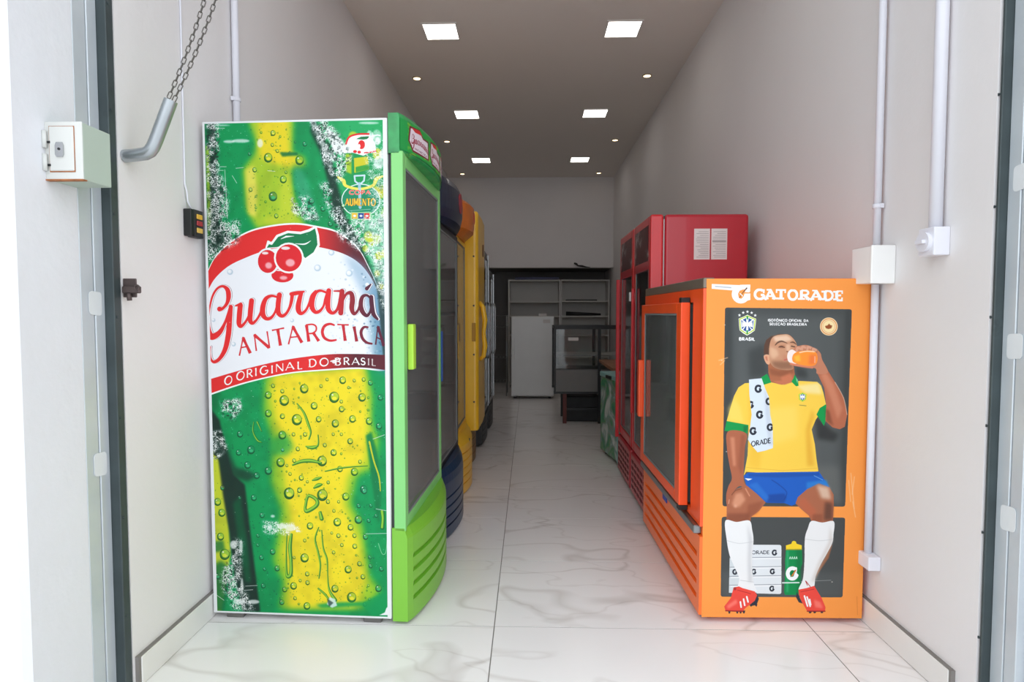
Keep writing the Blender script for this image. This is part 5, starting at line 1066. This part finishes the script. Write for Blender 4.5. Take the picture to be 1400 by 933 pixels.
# white upright freezer in front
t = thing('freezer', 'plain white single door freezer standing before the left shelf unit', 'freezer', (-.243, 8.2, 0))
obj('body', box(BM(), 0, .59, .05, .55, .03, 1.15, .008, 2), Mwhite, t); dr = obj('door', box(BM(), 0, .59, .0, .046, .05, 1.15, .008, 2), Mwhite, t)
obj('door_handle', box(BM(), .03, .05, -.02, .0, .55, .85, .004, 1), Mwhite, dr); obj('badge', box(BM(), .44, .54, -.003, .0, 1.06, 1.11, .001, 1), Mpap, dr)
for q in ((.05, .1), (.54, .1), (.05, .5), (.54, .5)): b = BM(); cyl(b, q, .02, 0, .03, 10); obj('foot', b, Mblk, t)
t = obj('white_carton', box(BM(), .14, .25, 8.3, 8.42, 1.152, 1.19, .003, 1), Mpap); tag(t, 'small white carton lying on top of the white freezer', 'box')
# glass display counter
Mgl2 = glass_mat('counter_glass', (.86, .88, .88)); Mpg = mat('grey_counter_panel', (118, 116, 114), .5)
t = thing('display_counter', 'black framed glass display counter standing before the right shelf unit', 'display case', (.27, 6.35, 0))
def rod(a, c, m=Mblk, nm='post', r=.012): b = BM(); box(b, *[v for p in zip([min(a[i], c[i])-(r if a[i] == c[i] else 0) for i in range(3)], [max(a[i], c[i])+(r if a[i] == c[i] else 0) for i in range(3)]) for v in p]); return obj(nm, b, m, t)
for x in (.012, .485, .93):
    for y in (.012, .55): rod((x, y, .33), (x, y, 1.03), r=.016 if x == .485 else .010)
for y in (.012, .55): rod((0, y, 1.04), (.95, y, 1.04), nm='rail', r=.018); rod((0, y, .34), (.95, y, .34), nm='rail')
rod((.012, 0, 1.04), (.012, .56, 1.04), nm='rail'); rod((.93, 0, 1.04), (.93, .56, 1.04), nm='rail')
obj('glass_pane', box(BM(), .02, .475, .008, .012, .60, 1.02), Mgl2, t); obj('glass_pane', box(BM(), .50, .92, .008, .012, .60, 1.02), Mgl2, t); obj('glass_shelf', box(BM(), .02, .92, .03, .53, .735, .745), mat('pale_shelf', (170, 172, 170), .4), t)
obj('front_panel', box(BM(), .02, .92, .005, .02, .34, .585, .002, 1), Mpg, t); obj('inner_floor', box(BM(), .02, .92, .03, .53, .575, .59), Mpg, t); obj('price_label', box(BM(), .15, .26, -.002, .004, .90, .935), Mpap, t)
for x in (.12, .50, .88):
    for y in (.06, .5): l = obj('leg', box(BM(), x-.02, x+.02, y-.02, y+.02, 0, .33), mat('red_leg', (96, 36, 28), .5) if (x < .2 and y < .1) else Mblk, t)
obj('stretcher', box(BM(), .1, .9, .05, .07, .14, .17), Mblk, t)
t = obj('storage_crate', box(BM(), .40, .78, 6.50, 6.82, .001, .28, .01, 1), mat('dark_crate', (34, 34, 36), .6, var=.3, scale=10)); tag(t, 'dark crate on the floor under the glass display counter', 'crate')
# steel rack left of the freezer
t = thing('wire_rack', 'low bare steel rack in the dark corner left of the white freezer', 'rack', (-.62, 8.5, 0))
for a in (0, .30):
    for c in (0, .35): b = BM(); tube(b, [(a, c, 0), (a, c, 1.16)], .008, 6); obj('post', b, Msteel, t)
for z in (1.16, 1.0, .55, .2):
    b = BM(); tube(b, [(0, 0, z), (.30, 0, z), (.30, .35, z), (0, .35, z)], .006, 6, closed=True)
    for k in range(1, 6): tube(b, [(.05*k, 0, z), (.05*k, .35, z)], .003, 5)
    obj('shelf', b, Msteel, t)
# loose cable on the lintel
b = BM(); tube(b, [(.70, 9.235, 1.97), (.735, 9.225, 1.955), (.76, 9.225, 1.93), (.82, 9.23, 1.925), (.88, 9.24, 1.912), (.95, 9.242, 1.906)], [.014, .018, .012, .016, .01, .004], 7); t = obj('cable_bundle', b, mat('dark_cable', (40, 38, 36), .6)); tag(t, 'dark bundle of loose cable poking from the edge above the far opening', 'cable')

# ---------------------------------------------------------------- fixtures on the right wall
Mpvc = mat('white_pvc', (222, 222, 230), .4, var=.01); Mpb = mat('white_box_plastic', (236, 236, 234), .45, var=.01)
def conduit(label, x, y, z0, z1, r, clips, side):
    t = thing('conduit', label, 'conduit', (x, y, z0)); b = BM(); tube(b, [(0, 0, 0), (0, 0, z1-z0)], r, 16); obj('pipe', b, Mpvc, t)
    for z in clips:
        b = BM(); tube(b, [(0, 0, z-z0-.008), (0, 0, z-z0+.008)], r*1.25, 16); box(b, 0 if side > 0 else -r*1.0, r*1.0 if side > 0 else 0, -r*1.5, r*1.5, z-z0-.008, z-z0+.008); obj('clip', b, Mpvc, t)
    return t
conduit('white conduit running from the ceiling to the square box on the right wall', XR-.022, 2.24, 1.431, ZC, .013, (1.585, 2.4), 1)
conduit('white conduit below the square box on the right wall, beside the orange cooler', XR-.022, 2.24, .285, 1.298, .013, (), 1)
conduit('thicker white conduit nearest the doorway on the right wall', XR-.024, 1.92, 1.460, ZC, .019, (2.6,), 1)
t = thing('junction_box', 'large white square junction box on the right wall', 'electrical box', (XR, 2.155, 1.30)); obj('cover', box(BM(), -.086, -.0005, 0, .012, -.003, .134, .004), Mpb, t); obj('housing', box(BM(), -.083, -.0005, .012, .135, 0, .131, .003), Mpb, t)
t = thing('outlet_box', 'small white outlet box with round socket on the right wall under the nearer conduit', 'electrical box', (XR, 1.885, 1.372))
obj('housing', box(BM(), -.05, -.0005, 0, .075, 0, .088, .003), Mpvc, t); b = BM(); cyl(b, (.038, .044), .031, -.062, -.050, 22, 'x'); s = obj('socket', b, Mpvc, t); obj('rib', box(BM(), -.074, -.062, .02, .056, .038, .050, .001, 1), Mpvc, s)
t = obj('conduit_box', box(BM(), XR-.046, XR-.0005, 2.19, 2.27, .235, .287, .004), Mpvc); tag(t, 'small white box ending the lower conduit near the right baseboard', 'electrical box')
# ---------------------------------------------------------------- fixtures on the left wall
conduit('white conduit on the left wall above the soda cooler', XL+.018, 2.505, 1.6, ZC, .014, (2.09, 2.7), -1)
t = thing('shutter_control', 'small black push button control hanging on the left wall beside the soda cooler', 'switch', (XL, 2.125, 1.472))
obj('housing', box(BM(), .0005, .030, 0, .022, 0, .098, .003), Mblk, t); fp = obj('front_half', box(BM(), .0005, .028, .024, .085, -.002, .1, .003), mat('dark_grey_face', (48, 46, 50), .5), t)
for z, c in ((.066, (226, 176, 60)), (.042, (170, 50, 56)), (.016, (226, 186, 90))): obj('button', box(BM(), .028, .033, .036, .072, z, z+.018, .002, 1), mat('button_%d' % c[1], c, .4), fp)
b = BM(); tube(b, [(XL+.004, 2.135, ZC-.001), (XL+.004, 2.135, 1.66), (XL+.010, 2.137, 1.63), (XL+.007, 2.145, 1.60), (XL+.016, 2.15, 1.575)], .0035, 6); t = obj('cable', b, Mpvc); tag(t, 'thin white cable running down the left wall to the push button control', 'cable')
# bent steel pipe that holds the chain
Mpipe = mat('galvanised_pipe', (168, 174, 178), .32, .75, var=.08, scale=14)
t = thing('hook_pipe', 'bent galvanised steel pipe sticking out past the left shutter guide', 'pipe', (-1.249, 1.82, 1.676))
pp = [(0, 0, .0), (.035, 0, .003), (.066, .0, .007), (.080, 0, .014), (.090, 0, .027), (.099, 0, .045), (.124, 0, .105), (.150, 0, .168)]
b = BM(); tube(b, pp, .0195, 20, cap=False); tube(b, pp, .0165, 20, cap=False); obj('tube', b, Mpipe, t)
# chain of single links
Mchain = mat('steel_chain', (104, 100, 96), .4, .7, var=.1)
t = thing('chain', 'two strands of steel link chain rising from the bent pipe by the left wall', 'chain', (-1.11, 1.83, 1.815))
lb = BM(); q = [(math.cos(a)*.0050, 0, math.sin(a)*.0050+(.0060 if math.sin(a) > 0 else -.0060)) for a in [2*math.pi*(k+.5)/12 for k in range(12)]]
tube(lb, q, .0017, 6, closed=True); lk0 = obj('link', lb, Mchain, t); first = True
for a, c in (((-.002, .0, .040), (.215, .07, 1.19)), ((.010, .004, .030), (.262, .07, 1.19))):
    A, C = Vector(a), Vector(c); cv_ = (C-A).length; n = int(cv_/.0178)
    for i in range(n):
        s = i/n; s2 = (i+1)/n; f = lambda u: Vector((A.x+(C.x-A.x)*(1-(1-u)**2.3), A.y+(C.y-A.y)*u, A.z+(C.z-A.z)*u))
        p, p2 = f(s), f(s2); d = (p2-p).normalized()
        o = lk0 if first else lk0.copy()
        if not first: COL.objects.link(o); o.parent = t
        first = False
        M_ = Vector((0, 0, 1)).rotation_difference(d).to_matrix() @ Matrix.Rotation(math.pi/2*(i % 2)+.4, 3, 'Z'); o.rotation_euler = M_.to_euler(); o.location = (p+p2)/2
# lock box on the doorway's left side
Mlock = mat('old_white_enamel', (206, 207, 203), .45, var=.03, stain=((150, 92, 52), 14, .62, .7)); Mlside = mat('pale_green_enamel', (176, 190, 178), .5, var=.03); Mrust = mat('rusty_edge', (158, 100, 62), .8, var=.3, scale=30)
t = thing('lock_box', 'small old white steel lock box with rusty edges on the left side of the doorway', 'lock box', (-1.28, 1.556, 1.545))
obj('housing', box(BM(), .001, .101, .0, .105, 0, .150, .003), Mlside, t); fr = obj('front_frame', box(BM(), .0, .1015, -.003, .0, 0, .151, .001, 1), Mlock, t)
dr = obj('door', box(BM(), .014, .080, -.007, -.003, .022, .138, .002, 1), Mlock, t); obj('rust_line', box(BM(), .0125, .0815, -.0045, -.003, .019, .1395, .0005, 1), Mrust, t); obj('rust_edge', box(BM(), .0, .1012, -.0045, .012, -.0025, .0012, .0005, 1), Mrust, t)
for z in (.022, .082):
    b = BM(); tube(b, [(.004, -.009, z), (.004, -.009, z+.044)], .0058, 10); h = obj('hinge', b, Mlock, t); obj('pin', box(BM(), .004, .018, -.0078, -.0068, z+.012, z+.018), Mblk, h)
kp = obj('keyhole_plate', prism(BM(), [(.036, .058), (.052, .058), (.055, .064), (.055, .088), (.052, .096), (.036, .096), (.033, .088), (.033, .064)], -.011, -.007, 'y'), Mchrome, dr); b = BM(); cyl(b, (.044, .078), .0035, -.0122, -.0108, 12, 'y'); obj('keyhole', b, Mblk, kp)
# latch by the guide
Mlat = mat('dark_rusty_steel', (88, 76, 74), .55, .5, var=.2, scale=20)
t = thing('gate_latch', 'dark rusty steel latch beside the left shutter guide', 'latch', (-1.25, 1.795, 1.24))
obj('plate', box(BM(), .0, .042, 0, .006, 0, .058, .002, 1), Mlat, t); obj('bolt', box(BM(), .004, .060, -.012, .0, .012, .034, .003, 1), Mlat, t); b = BM(); tube(b, [(.054+.007*math.cos(k*.628), -.014, .03+.007*math.sin(k*.628)) for k in range(10)], .0025, 6, closed=True); obj('ring', b, Mlat, t); b = BM(); tube(b, [(.024, -.008, .012), (.026, -.008, -.01)], .007, 8); obj('pin', b, Mlat, t)
# ---------------------------------------------------------------- the prints
def set_print(o, cv, nm, **k): o.data.materials.clear(); o.data.materials.append(print_mat(nm, cv, **k))
set_print(SODA, paint_soda_panel(), 'soda_bottle_vinyl'); set_print(SPORT, paint_sports_panel(), 'sports_vinyl'); set_print(HEADER, paint_header_panel(), 'lightbox_vinyl')
